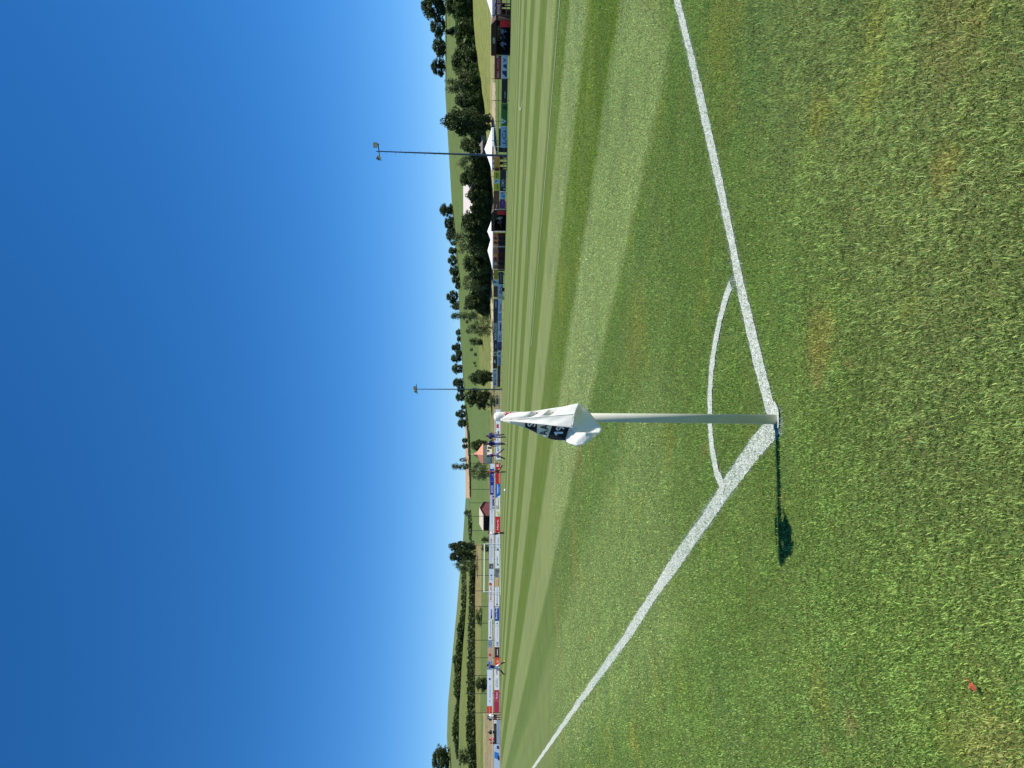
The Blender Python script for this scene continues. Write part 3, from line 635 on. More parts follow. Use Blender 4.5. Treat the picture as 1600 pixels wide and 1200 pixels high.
def patch(A_, B_, n=26, m=14, bulge=0.0, wr=0.0, seed=1, sm=2):
    a = poly(A_, n, sm); b = poly(B_, n, sm); G_ = []
    for i in range(n):
        row = []
        for j in range(m + 1):
            t = j / m; q = a[i] * (1 - t) + b[i] * t
            q[2] += bulge * math.sin(math.pi * t) * math.sin(math.pi * min(1, (i + 4) / (n + 3))) + wr * math.sin(seed + 5 * t + i * 0.45) * math.sin(math.pi * t)
            row.append(fp(*q))
        G_.append(row)
    return G_
def patch_mesh(name, grids, m):
    import bmesh
    bm = bmesh.new()
    for G_ in grids:
        vs = [[bm.verts.new(q) for q in row] for row in G_]
        for i in range(len(vs) - 1):
            for j in range(len(vs[0]) - 1):
                try: bm.faces.new((vs[i][j], vs[i + 1][j], vs[i + 1][j + 1], vs[i][j + 1]))
                except ValueError: pass
    bmesh.ops.remove_doubles(bm, verts=bm.verts, dist=0.0016)
    for f in bm.faces: f.smooth = True
    me = bpy.data.meshes.new(name); bm.to_mesh(me); bm.free(); me.materials.append(m); return me
crease = [(656, 781, .030), (654, 815, .052), (650.5, 850, .078), (647, 898, .105)]
outer = [(646, 796, .022), (642.6, 830, .035), (643.2, 838, .02), (646.0, 842, -.02), (643, 846, .01), (640.0, 857, .04), (641, 862, .02), (646.5, 866.5, -.03), (641, 870, .0), (636.5, 876, .035), (633, 890, .045), (630.0, 905, .04)]
hem = [(657.5, 783, .034), (658.5, 800, .05), (660.5, 820, .07), (663, 845, .095), (666, 870, .115), (668.5, 893, .125)]
F1 = patch(crease, outer, 56, 14, 0.012, 0.0006, 1, 1); F2 = patch(crease, hem, 56, 12, -0.008, 0.0008, 2, 1)
F3 = patch([(630.0, 905, .04), (647, 898, .105), (660, 895, .122), (668.5, 893, .125), (676, 893, .11)], [(633, 910, .035), (645, 922, .035), (657, 931.5, .06), (670.5, 942, .12), (675.5, 938, .14)], 40, 10, -0.012, 0.002, 3, 0)
LO = [(658.5, 786, .02), (661.5, 797, .03), (664.5, 810, .04), (669, 823, .05), (676, 836, .058), (681, 848, .066), (686, 860, .072), (688, 870, .078), (688, 882, .084)]
RI = [(655, 785, .01), (655.5, 800, .018), (656.5, 820, .03), (658.5, 845, .045), (661.5, 870, .065), (667, 894, .10)]
F5 = patch(RI, LO, 34, 16, 0.006, 0.002, 4)
F4 = patch([(667, 894, .10), (676, 893, .11), (675.8, 915, .148), (675.5, 938, .14)], [(688, 882, .084), (693.5, 890, .10), (697, 901, .122), (695, 911, .136), (689, 921, .145), (675.5, 938, .14)], 40, 10, 0.004, 0.0012, 5, 0)
F0 = patch([(652, 796, -.03), (651, 830, -.04), (650, 900, -.03)], [(645, 812, -.05), (641.8, 838, -.06), (637.5, 864, -.06), (634, 890, -.04)], 20, 6, 0, 0.002, 6)
cloth = link('cloth', patch_mesh('cloth', [F1, F2, F3, F4, F5, F0], CLOTH), fl)
sm = cloth.modifiers.new('thickness', 'SOLIDIFY'); sm.thickness = 0.0012
# sleeve round the top of the pole
mb = MB(); prof = [(-0.007, .004), (-0.004, .014), (0.004, .0195), (0.02, .0215), (0.06, .0225), (0.18, .0240), (0.38, .0235)]
ax = -TOP.normalized(); t0 = TOP - Vector((0, 0, 0.003)); a1 = ax.orthogonal().normalized(); a2 = ax.cross(a1); vs = []
for (q, r) in prof + [(0.39, .0225)]:
    for i in range(28): vs.append(t0 + ax * q + a1 * (math.cos(i * 2 * math.pi / 28) * r) + a2 * (math.sin(i * 2 * math.pi / 28) * r))
mb.add(vs, [(k * 28 + i, k * 28 + (i + 1) % 28, (k + 1) * 28 + (i + 1) % 28, (k + 1) * 28 + i) for k in range(7) for i in range(28)]); mb.add(vs[:28], [tuple(range(28))])
mb.build('sleeve', CLOTH, fl, smooth=True)
# the print on the flag: two black boxes, letters, a tag
def on_f5(a, b, off=0.0025):
    """a: 0 free hem side .. 1 outer outline; b: row px"""
    i = (np.interp(b, [q[1] for q in LO], np.linspace(0, 1, len(LO))))
    x = b; lo = np.array(LO); ri = np.array(RI)
    pyl = np.interp(x, lo[:, 1], lo[:, 0]); dl = np.interp(x, lo[:, 1], lo[:, 2]); pyr = np.interp(x, ri[:, 1], ri[:, 0]); dr = np.interp(x, ri[:, 1], ri[:, 2])
    t = a; py = pyr * (1 - t) + pyl * t; d = dr * (1 - t) + dl * t + 0.006 * math.sin(math.pi * t)
    return fp(py, b, d + off)
INK = mat((16, 17, 24), 0.7, noise=0.05); WHITE = mat((238, 238, 240), 0.8, noise=0.03)
def f5_py(py, px, off):
    lo = np.array(LO); ri = np.array(RI); pyl = np.interp(px, lo[:, 1], lo[:, 0]); pyr = np.interp(px, ri[:, 1], ri[:, 0])
    return on_f5(min(1, max(0, (py - pyr) / (pyl - pyr))), px, off)
def boxprint(px0, px1, sk, py0=657, name='printed_box'):
    G_ = []
    for i in range(13):
        b = px0 + (px1 - px0) * i / 12; lo = np.array(LO); pm = np.interp(b, lo[:, 1], lo[:, 0]) - 0.4
        G_.append([f5_py(py0 + (pm - py0) * j / 12, b + sk * (py0 + (pm - py0) * j / 12 - 664) / 20, 0.006) for j in range(13)])
    return link(name, patch_mesh(name, [G_], INK), fl)
boxprint(820.5, 839, 0.0); boxprint(863, 891, -7.0)
def print_word(txt, pyc, pxc, hpx, wpy, sk, m, off):
    me, lo_, hi_ = word(txt); nm = me.copy(); s_ = hi_ - lo_
    for v in nm.vertices:
        a = (v.co.x - lo_[0]) / s_[0] - 0.5; b = (v.co.y - lo_[1]) / s_[1] - 0.5
        py = pyc - a * wpy; px = pxc - b * hpx + sk * (py - pyc)
        v.co = f5_py(py, px, off)
    nm.materials.clear(); nm.materials.append(m); return link('lettering', nm, fl)
print_word('A', 676.5, 849, 13, 8.5, -0.25, INK, 0.0065); print_word('A', 667.2, 851, 13, 8.5, -0.25, INK, 0.0065)
print_word('one', 677.3, 872.5, 14, 5.2, -0.30, WHITE, 0.0095); print_word('9', 669.0, 875.5, 14, 7.5, -0.30, WHITE, 0.0095); print_word('S', 663.2, 830.5, 13, 7.5, -0.1, WHITE, 0.0095)
G_ = [[fp(670.5 + 4 * i / 6, 929 - 7.5 * i / 6 + 1.0 * j, .125 + 0.003 * i) for j in range(2)] for i in range(7)]
link('care_tag', patch_mesh('care_tag', [G_], mat((30, 40, 70))), fl)
me, lo_, hi_ = word('#aa'); nm = me.copy()
for v in nm.vertices:
    a = (v.co.x - lo_[0]) / (hi_[0] - lo_[0]); b = (v.co.y - lo_[1]) / (hi_[1] - lo_[1])
    q = t0 + ax * (0.040 + 0.082 * a); ang = math.radians(12 + 55 * b)
    v.co = q + Vector((math.sin(ang) * 0.0250, -math.cos(ang) * 0.0250, 0))
nm.materials.clear(); nm.materials.append(mat((196, 60, 62))); tag(link('lettering', nm, fl), 'red lettering running down the sleeve')

# a dead leaf in the near grass
p = gpt(1073, 1532); x, y = st(*p)
mb = MB(); pts = [(0.012 * math.cos(a) * (1 + .25 * math.cos(5 * a)), 0.007 * math.sin(a) * (1 + .2 * math.cos(5 * a))) for a in np.linspace(0, 2 * math.pi, 20, endpoint=False)]
mb.add([(a, b, 0.004 * math.sin(a * 200)) for a, b in pts] + [(0, 0, 0.004)], [(i, (i + 1) % 20, 20) for i in range(20)])
mb.tube((0.018, 0, 0), (0.035, 0.004, 0.004), 0.0012, 0.0008, 5)
o = mb.build('dead_leaf', mat((146, 62, 38), 0.8, noise=0.3, scale=60), loc=(x, y, 0.022), rz=1.2); o.rotation_euler = (0.35, 0.2, 1.2)
tag(o, 'small rust red dead leaf lying in the near grass', 'leaf')

# ------------------------------------------------------------------ far goal
gx, gy = st(g5, LEN)
go = tag(empty('football_goal', (gx, gy, float(gz(g5))), TH), 'white football goal at the far end of the pitch', 'goal')
GW = mat((236, 238, 236), 0.4)
for sx in (-1, 1):
    MB().tube((sx * 3.7, 0, 0), (sx * 3.7, 0, 2.44), 0.06, n=12).build('post', GW, go)
    MB().tube((sx * 3.7, 0, 2.44), (sx * 3.7, 0.9, 2.40), 0.025).tube((sx * 3.7, 0.9, 2.40), (sx * 3.7, 1.9, 0), 0.025).build('net_support', mat((190, 194, 192)), go)
MB().tube((-3.76, 0, 2.50), (3.76, 0, 2.50), 0.06, n=12).build('crossbar', GW, go)
MB().tube((-3.7, 1.9, 0.04), (3.7, 1.9, 0.04), 0.03).build('ground_bar', GW, go)

# ------------------------------------------------------------------ advertising boards
WHT, LBL = (236, 238, 240), (188, 206, 232)
def board(side, pyl, pyr, pt, pb, c, label, items=(), off=0.0):
    """side R: along the far touchline, E: behind the far goal; pyl/pyr left and right ends in the picture's rows, pt/pb top and bottom"""
    f = (lambda q: on_s(q, 68.0 + off)) if side == 'R' else (lambda q: on_t(q, LEN + 4.5 + off))
    a = f(pyl); b = f(pyr); w_ = math.hypot(b[0] - a[0], b[1] - a[1]); ym = (a[1] + b[1]) / 2; pm = (pyl + pyr) / 2
    z0 = at(pm, pb, ym).z; z1 = at(pm, pt, ym).z; h_ = z1 - z0
    rz = math.atan2(b[1] - a[1], b[0] - a[0])
    mb = MB().box((0.01, 0, 0), (w_ - 0.01, 0.04, h_))
    o = mb.build('advertising_board', mat(c, 0.5, noise=0.05, scale=1.2), loc=(a[0], a[1], z0), rz=rz)
    tag(o, label, 'advertising board', 'boards along the far touchline' if side == 'R' else 'boards behind the far goal')
    k = 0
    for it in items:
        kd = it[0]; yy = -0.004 - 0.0025 * k; k += 1
        if kd == 't':
            _, txt, cx, cz, hf, wf, cc = it
            me, lo_, hi_ = word(txt); nm = me.copy(); nm.materials.clear(); nm.materials.append(mat(cc, 0.6))
            c_ = (lo_ + hi_) / 2; s_ = hi_ - lo_
            for v in nm.vertices: v.co = Vector((cx * w_ + (v.co.x - c_[0]) / s_[0] * wf * w_, yy, cz * h_ + (v.co.y - c_[1]) / s_[1] * hf * h_))
            link('lettering', nm, o)
        elif kd == 'r':
            _, x0, x1, q0, q1, cc = it; MB().box((x0 * w_, yy, q0 * h_), (x1 * w_, -0.001, q1 * h_)).build('printed_block', mat(cc, 0.6), o)
        elif kd == 'p':
            _, pts, cc = it; MB().prism([(x * w_, z * h_) for x, z in pts], yy, -0.001).build('emblem', mat(cc, 0.6), o)
        elif kd == 'd':
            _, cx, cz, rf, cc = it; MB().prism([(cx * w_ + math.cos(a) * rf * h_, cz * h_ + math.sin(a) * rf * h_) for a in np.linspace(0, 6.283, 18, endpoint=False)], yy, -0.001).build('emblem', mat(cc, 0.6), o)
    return o
NAVY, BLK, RED, MAR = (22, 26, 62), (16, 16, 20), (196, 30, 42), (128, 22, 34)
BR = [ # far touchline, from the right end of the picture to the left
 (23, -22, 774.5, 784.6, MAR, 'dark red board with big pale capitals under the right-hand canopy', [('t', 'REWE D', .27, .52, .5, .50, (232, 214, 214))]),
 (124, 87, 773, 783.3, (134, 20, 34), 'dark red board with small pale lettering left of the brown dugout', [('t', 'DBOC', .22, .5, .32, .28, (232, 190, 196)), ('r', .45, .92, .56, .62, (214, 150, 158)), ('r', .45, .88, .36, .42, (214, 150, 158)), ('r', .93, .97, .45, .75, (240, 220, 220))]),
 (123, 85.5, 783.9, 793, (196, 210, 228), 'pale board with dark blue triangle under the dark red board', [('p', [(.06, .10), (.34, .10), (.34, .95), (.22, .85)], (30, 46, 104)), ('p', [(.42, .1), (.62, .15), (.60, .7), (.5, .75)], (40, 60, 110)), ('t', 'v', .78, .5, .5, .2, (60, 100, 150))]),
 (161, 123.6, 783.7, 793, (14, 14, 24), 'black board with a thin white line of text', [('t', 'HOLZBAU', .36, .42, .16, .30, (210, 214, 220))]),
 (197, 161.4, 783, 793, (44, 112, 36), 'bright green board with a white triangle', [('p', [(.08, .96), (.36, .96), (.22, .12)], (214, 224, 230)), ('d', .22, .66, .13, (40, 56, 90)), ('p', [(.72, .1), (.9, .2), (.86, .8), (.76, .7)], (22, 44, 24))]),
 (231, 197.4, 782.3, 792, (152, 188, 220), 'light blue board with dark blue lettering', [('t', 'i.Ci', .5, .45, .62, .62, (40, 74, 132))]),
 (267, 245.5, 772, 780.8, (214, 146, 54), 'orange board beneath the canopy by the floodlight mast', [('d', .12, .5, .45, (96, 30, 20))]),
 (297, 268, 771.5, 780.8, (196, 196, 40), 'yellow board with a pale square emblem', [('r', .36, .60, .05, .95, (188, 212, 226)), ('p', [(.40, .7), (.56, .3), (.50, .7)], (30, 70, 110)), ('r', .06, .3, .3, .42, (70, 80, 20)), ('r', .66, .94, .5, .62, (70, 80, 20)), ('r', .66, .9, .25, .36, (70, 80, 20))]),
 (299, 265.5, 781.2, 790.6, (18, 20, 50), 'dark navy board with a white three letter name', [('t', 'CMO', .4, .5, .5, .34, (214, 218, 232)), ('r', .08, .14, .15, .4, (230, 230, 236))]),
 (326, 298, 771.2, 780, (112, 66, 34), 'brown board with small reddish lettering', [('t', 'BRUNNER', .6, .45, .28, .4, (176, 80, 70)), ('r', .06, .24, .4, .55, (220, 190, 180))]),
 (311, 299.4, 781, 790, (206, 214, 232), 'pale board with a light blue oval', [('d', .4, .45, .38, (110, 168, 220)), ('t', 'a', .74, .6, .4, .13, (40, 50, 100)), ('t', 'a', .89, .6, .4, .13, (40, 50, 100))]),
 (325, 311.3, 781, 789, (30, 40, 130), 'royal blue board with pink lettering', [('t', 'TEAM', .5, .45, .34, .7, (208, 110, 160))]),
 (437, 421.5, 771.5, 778.5, (166, 142, 30), 'gold board left of the double canopy', []),
 (444, 425, 779, 786.6, (16, 18, 32), 'black board with grey lines below the gold board', [('r', .1, .9, .55, .66, (130, 136, 160)), ('r', .1, .8, .25, .36, (130, 136, 160))]),
 (447, 437.4, 771, 778.3, (176, 200, 226), 'small pale board with blue and green corner', [('p', [(.5, .9), (.95, .9), (.6, .25)], (26, 70, 140)), ('p', [(.3, .1), (.9, .1), (.6, .3)], (90, 160, 90))]),
 (464, 447.3, 771, 778, (58, 44, 46), 'dark brown board beside the beige post', [('r', .1, .4, .3, .6, (110, 40, 60))]),
 (464, 444.3, 778.4, 786, (196, 208, 232), 'pale board with blue letters beside the beige post', [('t', 'Jla', .5, .5, .7, .6, (48, 64, 130))]),
 (550, 468.5, 771, 777.8, (18, 28, 72), 'long navy board with a wide white name', [('t', 'MAIROGSER', .42, .5, .62, .34, (214, 222, 236)), ('r', .86, .98, .3, .7, (130, 144, 180)), ('r', .08, .16, .3, .6, (120, 130, 160))]),
 (488, 468.5, 778.2, 784.2, (196, 208, 232), 'pale board with a dark script, first left of the beige post', [('t', 'Siagr', .42, .3, .5, .5, (20, 40, 80))]),
 (502, 488.3, 778.2, 784.2, (164, 192, 226), 'light blue board with a thin blue line of text', [('r', .12, .88, .48, .6, (44, 84, 140))]),
 (520, 502.3, 778.2, 784.2, (188, 202, 234), 'pale board with dark wavy emblem', [('p', [(.1, .2), (.4, .3), (.65, .1), (.9, .5), (.6, .45), (.3, .6)], (28, 50, 110))]),
 (534, 520.3, 778, 784, (186, 200, 236), 'pale board with two rows of small dark letters', [('t', 'ERNI', .4, .65, .3, .5, (40, 60, 120)), ('t', 'BAU', .6, .25, .3, .4, (30, 90, 110))]),
 (548, 534.3, 777.6, 784, (24, 34, 112), 'dark blue board with a white frame', [('r', .72, .96, .1, .9, (60, 78, 150)), ('r', .5, .56, .3, .7, (120, 134, 200))]),
 (557, 548.3, 777.5, 783.4, (190, 206, 232), 'pale board with a navy block', [('r', .3, .75, .35, .8, (36, 52, 110))]),
 (570.5, 557.3, 777.3, 783, (142, 166, 216), 'mid blue board with faint lettering', [('t', 'kontakt', .5, .5, .4, .8, (70, 90, 160))]),
 (576, 556.5, 770.2, 777, (18, 20, 26), 'black board with a small white figure', [('p', [(.45, .35), (.75, .55), (.6, .8), (.5, .7)], (232, 232, 236))]),
 (556, 550.5, 770.8, 777, (120, 146, 150), 'small grey green board between the navy and black boards', [('d', .5, .5, .3, (70, 80, 90))]),
 (604.5, 576.5, 770, 776.6, (196, 204, 224), 'pale board with dark letters beside the far mast', [('t', 'MAX', .28, .5, .55, .36, (40, 40, 70)), ('r', .5, .75, .3, .7, (120, 160, 196)), ('t', 'I', .9, .5, .5, .05, (60, 60, 80))]),
 (604.5, 571, 777.2, 782, (44, 26, 46), 'long dark maroon board beside the far mast', [('t', 'Restaurant', .62, .5, .5, .4, (120, 110, 160))])]
for (a, b, pt, pb, c, lab, it) in BR: board('R', a, b, pt, pb, c, lab, it)
BE = [ # far goal line, lower row then upper row, right to left
 (718, 640, 774.6, 782, (232, 236, 240), 'long white board behind the three blue players', [('r', .62, .70, .35, .85, (190, 60, 84)), ('t', 'SPORT', .28, .5, .4, .26, (70, 84, 160)), ('d', .06, .5, .36, (60, 70, 140)), ('r', .5, .56, .3, .6, (90, 94, 120))], 0),
 (756, 724.4, 774.4, 781.6, (184, 24, 32), 'bright red board with pale emblem at the right end of the lower row', [('d', .9, .55, .34, (240, 190, 190)), ('r', .05, .62, .12, .3, (240, 150, 140))], 0),
 (778, 756.3, 774.6, 781.8, (20, 96, 190), 'blue board with a white stripe in the lower row', [('r', .3, .95, .52, .66, (206, 230, 250)), ('r', .4, .8, .25, .36, (140, 190, 240)), ('p', [(0, 0), (.2, 0), (.08, .6), (0, .9)], (230, 236, 244))], 0),
 (807, 778.4, 774.2, 781.6, (232, 232, 214), 'cream board with a dark looping emblem', [('t', 'S', .45, .55, .6, .09, (52, 56, 62)), ('t', 'O', .55, .55, .6, .1, (52, 56, 62)), ('d', .2, .5, .3, (222, 206, 130)), ('d', .08, .35, .2, (150, 200, 130)), ('r', .62, .92, .4, .46, (150, 150, 160))], 0),
 (833, 807.3, 774.0, 781.3, (196, 24, 34), 'red board with white script beside the player in white', [('t', 'Marti', .5, .5, .36, .62, (244, 200, 200))], 0),
 (860, 833.3, 774.2, 781.2, (224, 232, 240), 'white board with a dark spot right behind the goal post', [('d', .05, .5, .26, (80, 92, 130)), ('t', 'sanitaer', .5, .45, .28, .5, (150, 160, 186))], 0),
 (888, 860.3, 773.6, 780.2, (228, 236, 238), 'white board with pale green lettering inside the goal', [('t', 'gruen', .4, .42, .42, .5, (110, 150, 140)), ('r', .18, .24, .2, .5, (50, 84, 80))], 0),
 (902, 888.3, 773.5, 780.4, (104, 118, 116), 'grey green board in the middle of the goal', [('d', .7, .5, .22, (60, 70, 80)), ('r', .05, .5, .02, .12, (220, 226, 220))], 0),
 (917, 902.3, 773.7, 780.4, (214, 188, 142), 'tan wood coloured board inside the goal', [('r', .1, .9, .2, .3, (120, 76, 40)), ('r', .15, .8, .6, .68, (170, 140, 96))], 0),
 (947.5, 917.4, 773.2, 780, (232, 236, 244), 'white board with a long blue line of text beside the left goal post', [('t', 'Raiffeisenbank Aare', .56, .5, .22, .78, (64, 80, 140)), ('d', .1, .5, .2, (40, 50, 90))], 0),
 (970, 948, 773.2, 780, (26, 70, 168), 'deep blue board with white lettering', [('t', 'Boss Bau', .52, .66, .36, .74, (228, 236, 248)), ('r', .9, .97, .1, .9, (220, 228, 244))], 0),
 (978.5, 970.3, 773, 780, (206, 224, 238), 'small pale board with a round emblem', [('d', .5, .5, .42, (232, 240, 246)), ('d', .5, .45, .16, (50, 60, 90))], 0),
 (1011, 978.8, 772.8, 780, (228, 230, 238), 'white board with blue gothic lettering', [('t', 'hofis', .16, .45, .6, .2, (80, 96, 150)), ('r', .4, .9, .4, .48, (190, 194, 214))], 0),
 (1027, 1011.3, 773, 780, (34, 24, 32), 'black board with a pale vertical emblem', [('r', .2, .8, .3, .5, (214, 196, 200)), ('r', .1, .9, .84, .96, (140, 60, 70))], 0),
 (1040, 1027.3, 773.2, 780.6, (224, 80, 52), 'orange red board behind the running player', [('d', .5, .4, .3, (244, 150, 120))], 0),
 (1078, 1040.3, 772.3, 780, (236, 236, 240), 'white board with thin grey capitals left of the running player', [('t', 'SCHILL', .3, .5, .5, .38, (130, 160, 150)), ('t', 'GMBH', .76, .5, .3, .3, (150, 110, 130))], 0),
 (1095, 1078.3, 772.2, 779.8, (186, 36, 92), 'crimson board with white lettering', [('t', 'Rose', .5, .5, .36, .6, (246, 200, 220))], 0),
 (1113, 1095.3, 772.0, 779.6, (178, 30, 84), 'plain crimson board at the left end of the lower row', [('r', .2, .8, .1, .14, (120, 20, 60))], 0),
 (1162, 1125, 776, 781.4, (150, 168, 190), 'grey blue board at the far left railing', [('r', .3, .7, .4, .5, (120, 138, 164))], 0),
 (1162, 1130.5, 771.8, 775.8, (20, 22, 30), 'narrow black board above the grey blue one', [('r', .6, .9, .3, .7, (60, 64, 80))], 0),
 (1130.2, 1125, 771.8, 775.8, (236, 240, 244), 'small white panel right of the narrow black board', [('r', .3, .7, .3, .7, (200, 210, 220))], 0),
 (1215, 1162.5, 771.8, 780.6, (186, 206, 232), 'pale board with a slanting blue emblem at the left edge', [('p', [(.52, .05), (.72, .1), (.78, .9), (.58, .95)], (44, 120, 206)), ('p', [(.50, .0), (.62, .0), (.66, .35), (.52, .3)], (24, 40, 90)), ('p', [(.84, .1), (.95, .1), (.95, .5), (.86, .5)], (60, 40, 110))], 0),
 (732.5, 724.4, 766.2, 772.6, (224, 234, 240), 'white panel at the right end of the upper row', [('r', .0, .3, .0, .5, (150, 200, 240))], 2),
 (752, 732.8, 766, 772.6, (24, 56, 168), 'blue board in the upper row above the red board', [('r', .5, .9, .35, .6, (110, 150, 230))], 2),
 (773, 752.3, 765.8, 772.6, (20, 30, 150), 'blue board with large white letters in the upper row', [('t', 'XOX', .42, .55, .62, .6, (206, 214, 248))], 2),
 (797, 773.3, 765.7, 773, (196, 200, 224), 'patchwork board in pale and dark violet', [('r', .1, .95, 0, .5, (54, 44, 90)), ('d', .22, .3, .2, (190, 194, 224)), ('d', .78, .3, .14, (226, 230, 240))], 2),
 (833.5, 797.3, 765.2, 772.2, (230, 234, 240), 'white board with a thin grey line of text in the upper row', [('r', .4, .9, .46, .56, (150, 156, 180)), ('d', .94, .5, .2, (190, 194, 200))], 2),
 (851, 833.8, 764.8, 771, (228, 226, 236), 'white board with black capitals in the upper row', [('t', 'VOLK', .3, .58, .4, .52, (40, 40, 52))], 2),
 (880.5, 851.3, 764.4, 771, (220, 226, 236), 'white board with grey lines above the goal mouth', [('r', .06, .94, .56, .66, (150, 158, 180)), ('r', .3, .9, .3, .4, (180, 186, 204))], 2),
 (888.5, 880.8, 764.4, 771.4, (84, 84, 106), 'small dark picture board in the upper row', [('d', .4, .3, .2, (200, 204, 220)), ('r', .1, .6, .1, .3, (26, 26, 44))], 2),
 (906, 888.8, 764.2, 771.2, (206, 222, 244), 'light blue board with a dark diamond', [('p', [(.34, .5), (.42, .78), (.5, .5), (.42, .22)], (44, 64, 110)), ('r', .02, .3, .46, .54, (120, 150, 190))], 2),
 (940, 906.3, 763.8, 771, (236, 230, 236), 'white board with a round orange emblem and reddish capitals', [('d', .80, .62, .34, (208, 96, 50)), ('d', .84, .74, .16, (70, 20, 26)), ('t', 'PICOLIN', .38, .56, .4, .62, (168, 110, 122))], 2),
 (968, 940.3, 763.4, 771, (228, 226, 240), 'white board with a purple block', [('r', .06, .58, .30, .56, (120, 110, 190)), ('r', .06, .24, .30, .56, (44, 34, 110))], 2),
 (1000, 968.3, 763, 768.6, (232, 234, 240), 'white board with a dark round emblem at its left end', [('d', .12, .5, .28, (70, 74, 96)), ('r', .24, .92, .36, .46, (110, 120, 160))], 2),
 (1011, 1000.3, 762.6, 769, (132, 156, 178), 'blue grey picture board above the railing', [('d', .5, .5, .3, (40, 54, 84)), ('d', .5, .5, .14, (220, 228, 236))], 2),
 (1033, 1011.3, 762.2, 769, (206, 170, 146), 'faded tan board with a red mark', [('d', .45, .5, .32, (190, 66, 50))], 2),
 (1046, 1033.3, 762, 769, (130, 160, 206), 'blue board behind the running player head', [('r', .1, .9, .5, .8, (70, 100, 170))], 2),
 (1103, 1046.3, 761.2, 769.2, (226, 234, 244), 'long white board with a small blue diamond', [('p', [(.70, .5), (.74, .75), (.78, .5), (.74, .25)], (34, 56, 120)), ('t', 'Gemeinde', .4, .5, .3, .34, (180, 190, 214)), ('r', .12, .15, .4, .6, (200, 90, 100))], 2),
 (1113.5, 1103.3, 760.8, 768.4, (226, 60, 56), 'red striped board at the left end of the upper row', [('r', 0, 1, .42, .55, (246, 150, 130))], 2)]
for (a, b, pt, pb, c, lab, it, off) in BE: board('E', a, b, pt, pb, c, lab, it, off)

# railings, ball-stop posts
GALV = mat((168, 172, 174), 0.4, 0.6); DKG = mat((34, 44, 36), 0.6)
def rail(label, f, pys, rows, base, name='railing', rad=0.03, post_rad=0.03, step=None, c=GALV, top=None):
    a = f(pys[0]); b = f(pys[1]); w_ = math.hypot(b[0] - a[0], b[1] - a[1]); rz = math.atan2(b[1] - a[1], b[0] - a[0]); ym = (a[1] + b[1]) / 2
    s0, t0_ = to_st(*a); z0 = float(gz(s0)); s1, _ = to_st(*b); sl = (float(gz(s1)) - z0)
    o = empty(name, (a[0], a[1], z0), rz)
    for h_ in rows: MB().tube((0, 0, h_), (w_, 0, h_ + sl), rad, n=6).build('rail', c, o)
    n_ = max(2, int(round(w_ / step)) + 1); hp = top or max(rows) + 0.02
    me = None
    for i in range(n_):
        x = w_ * i / (n_ - 1)
        if me is None: me = MB().tube((0, 0, -0.1), (0, 0, hp), post_rad, n=6).mesh('post', c)
        link('post', me, o, (x, 0, sl * i / (n_ - 1)))
    return tag(o, label, name.replace('_', ' '))
for pr, lab in (((606, 468), 'left part of the metal railing carrying the boards along the far touchline'), ((463, 422), 'short metal railing between the beige gate post and the double canopy'), ((326, 87), 'metal railing with dark posts between the two dugouts'), ((24, -25), 'metal railing piece under the right-hand canopy')):
    rail(lab, lambda q: on_s(q, 68.12), pr, (0.45, 1.18), 0, step=2.6, top=1.95, c=mat((74, 78, 70), 0.5))
rail('white railing in front of the dark bush', lambda q: on_s(q, 66.9), (642, 611), (0.25, 0.7, 1.15), 0, step=2.2, c=mat((222, 222, 210)))
rail('metal railing behind the far goal line with a pale top rail', lambda q: on_t(q, LEN + 4.62), (1215, 640), (0.5, 1.28), 0, step=2.5, c=mat((214, 210, 202)))
o = empty('ball_stop_fence', (*on_t(1113.5, LEN + 6.65), 0.0), TH)
pz = MB().tube((0, 0, -0.2), (0, 0, 5.2), 0.045, 0.035, 6).mesh('post', DKG); o0 = Vector((*on_t(1113.5, LEN + 6.65), 0))
for q in (1113.5, 1083.5, 1055, 1027.5, 1000, 973.5, 947.5, 923, 899, 874.5, 851.5, 829, 806.5, 785.5, 764.5, 744.5, 724):
    x = math.hypot(*(np.array(on_t(q, LEN + 6.65)) - np.array(o0[:2]))); link('post', pz, o, (x, 0, 0))
for h_ in (2.9, 5.15): MB().tube((0, 0, h_), (math.hypot(*(np.array(on_t(724, LEN + 6.65)) - np.array(o0[:2]))), 0, h_), 0.008, n=4).build('wire', DKG, o)
tag(o, 'row of tall thin dark posts of the ball-stop fence behind the goal', 'fence')
for q, pt, pb, lab in ((29.5, 775, 799, 'thin dark post between the right-hand canopy and the brown dugout'), (327.2, 774, 791, 'short white post beside the dugout with the red side')):
    x, y = on_s(q, 67.8); z0 = at(q, pb, y).z; z1 = at(q, pt, y).z
    tag(MB().tube((0, 0, 0), (0, 0, z1 - z0), 0.05, 0.045, 8).tube((0, 0, z1 - z0), (0, 0, z1 - z0 + 0.03), 0.06, 0.03, 8).build('post', mat((40, 44, 34)) if q < 50 else mat((230, 224, 220)), loc=(x, y, z0)), lab, 'post')
x, y = on_s(466, 67.8); z0 = at(466, 788.5, y).z; z1 = at(466, 772, y).z
tag(MB().box((-0.16, -0.1, 0), (0.16, 0.1, z1 - z0)).box((-0.2, -0.13, z1 - z0), (0.2, 0.13, z1 - z0 + 0.06)).build('gate_post', mat((214, 206, 180)), loc=(x, y, z0), rz=TH + math.pi / 2), 'square beige gate post between the pale boards', 'post')

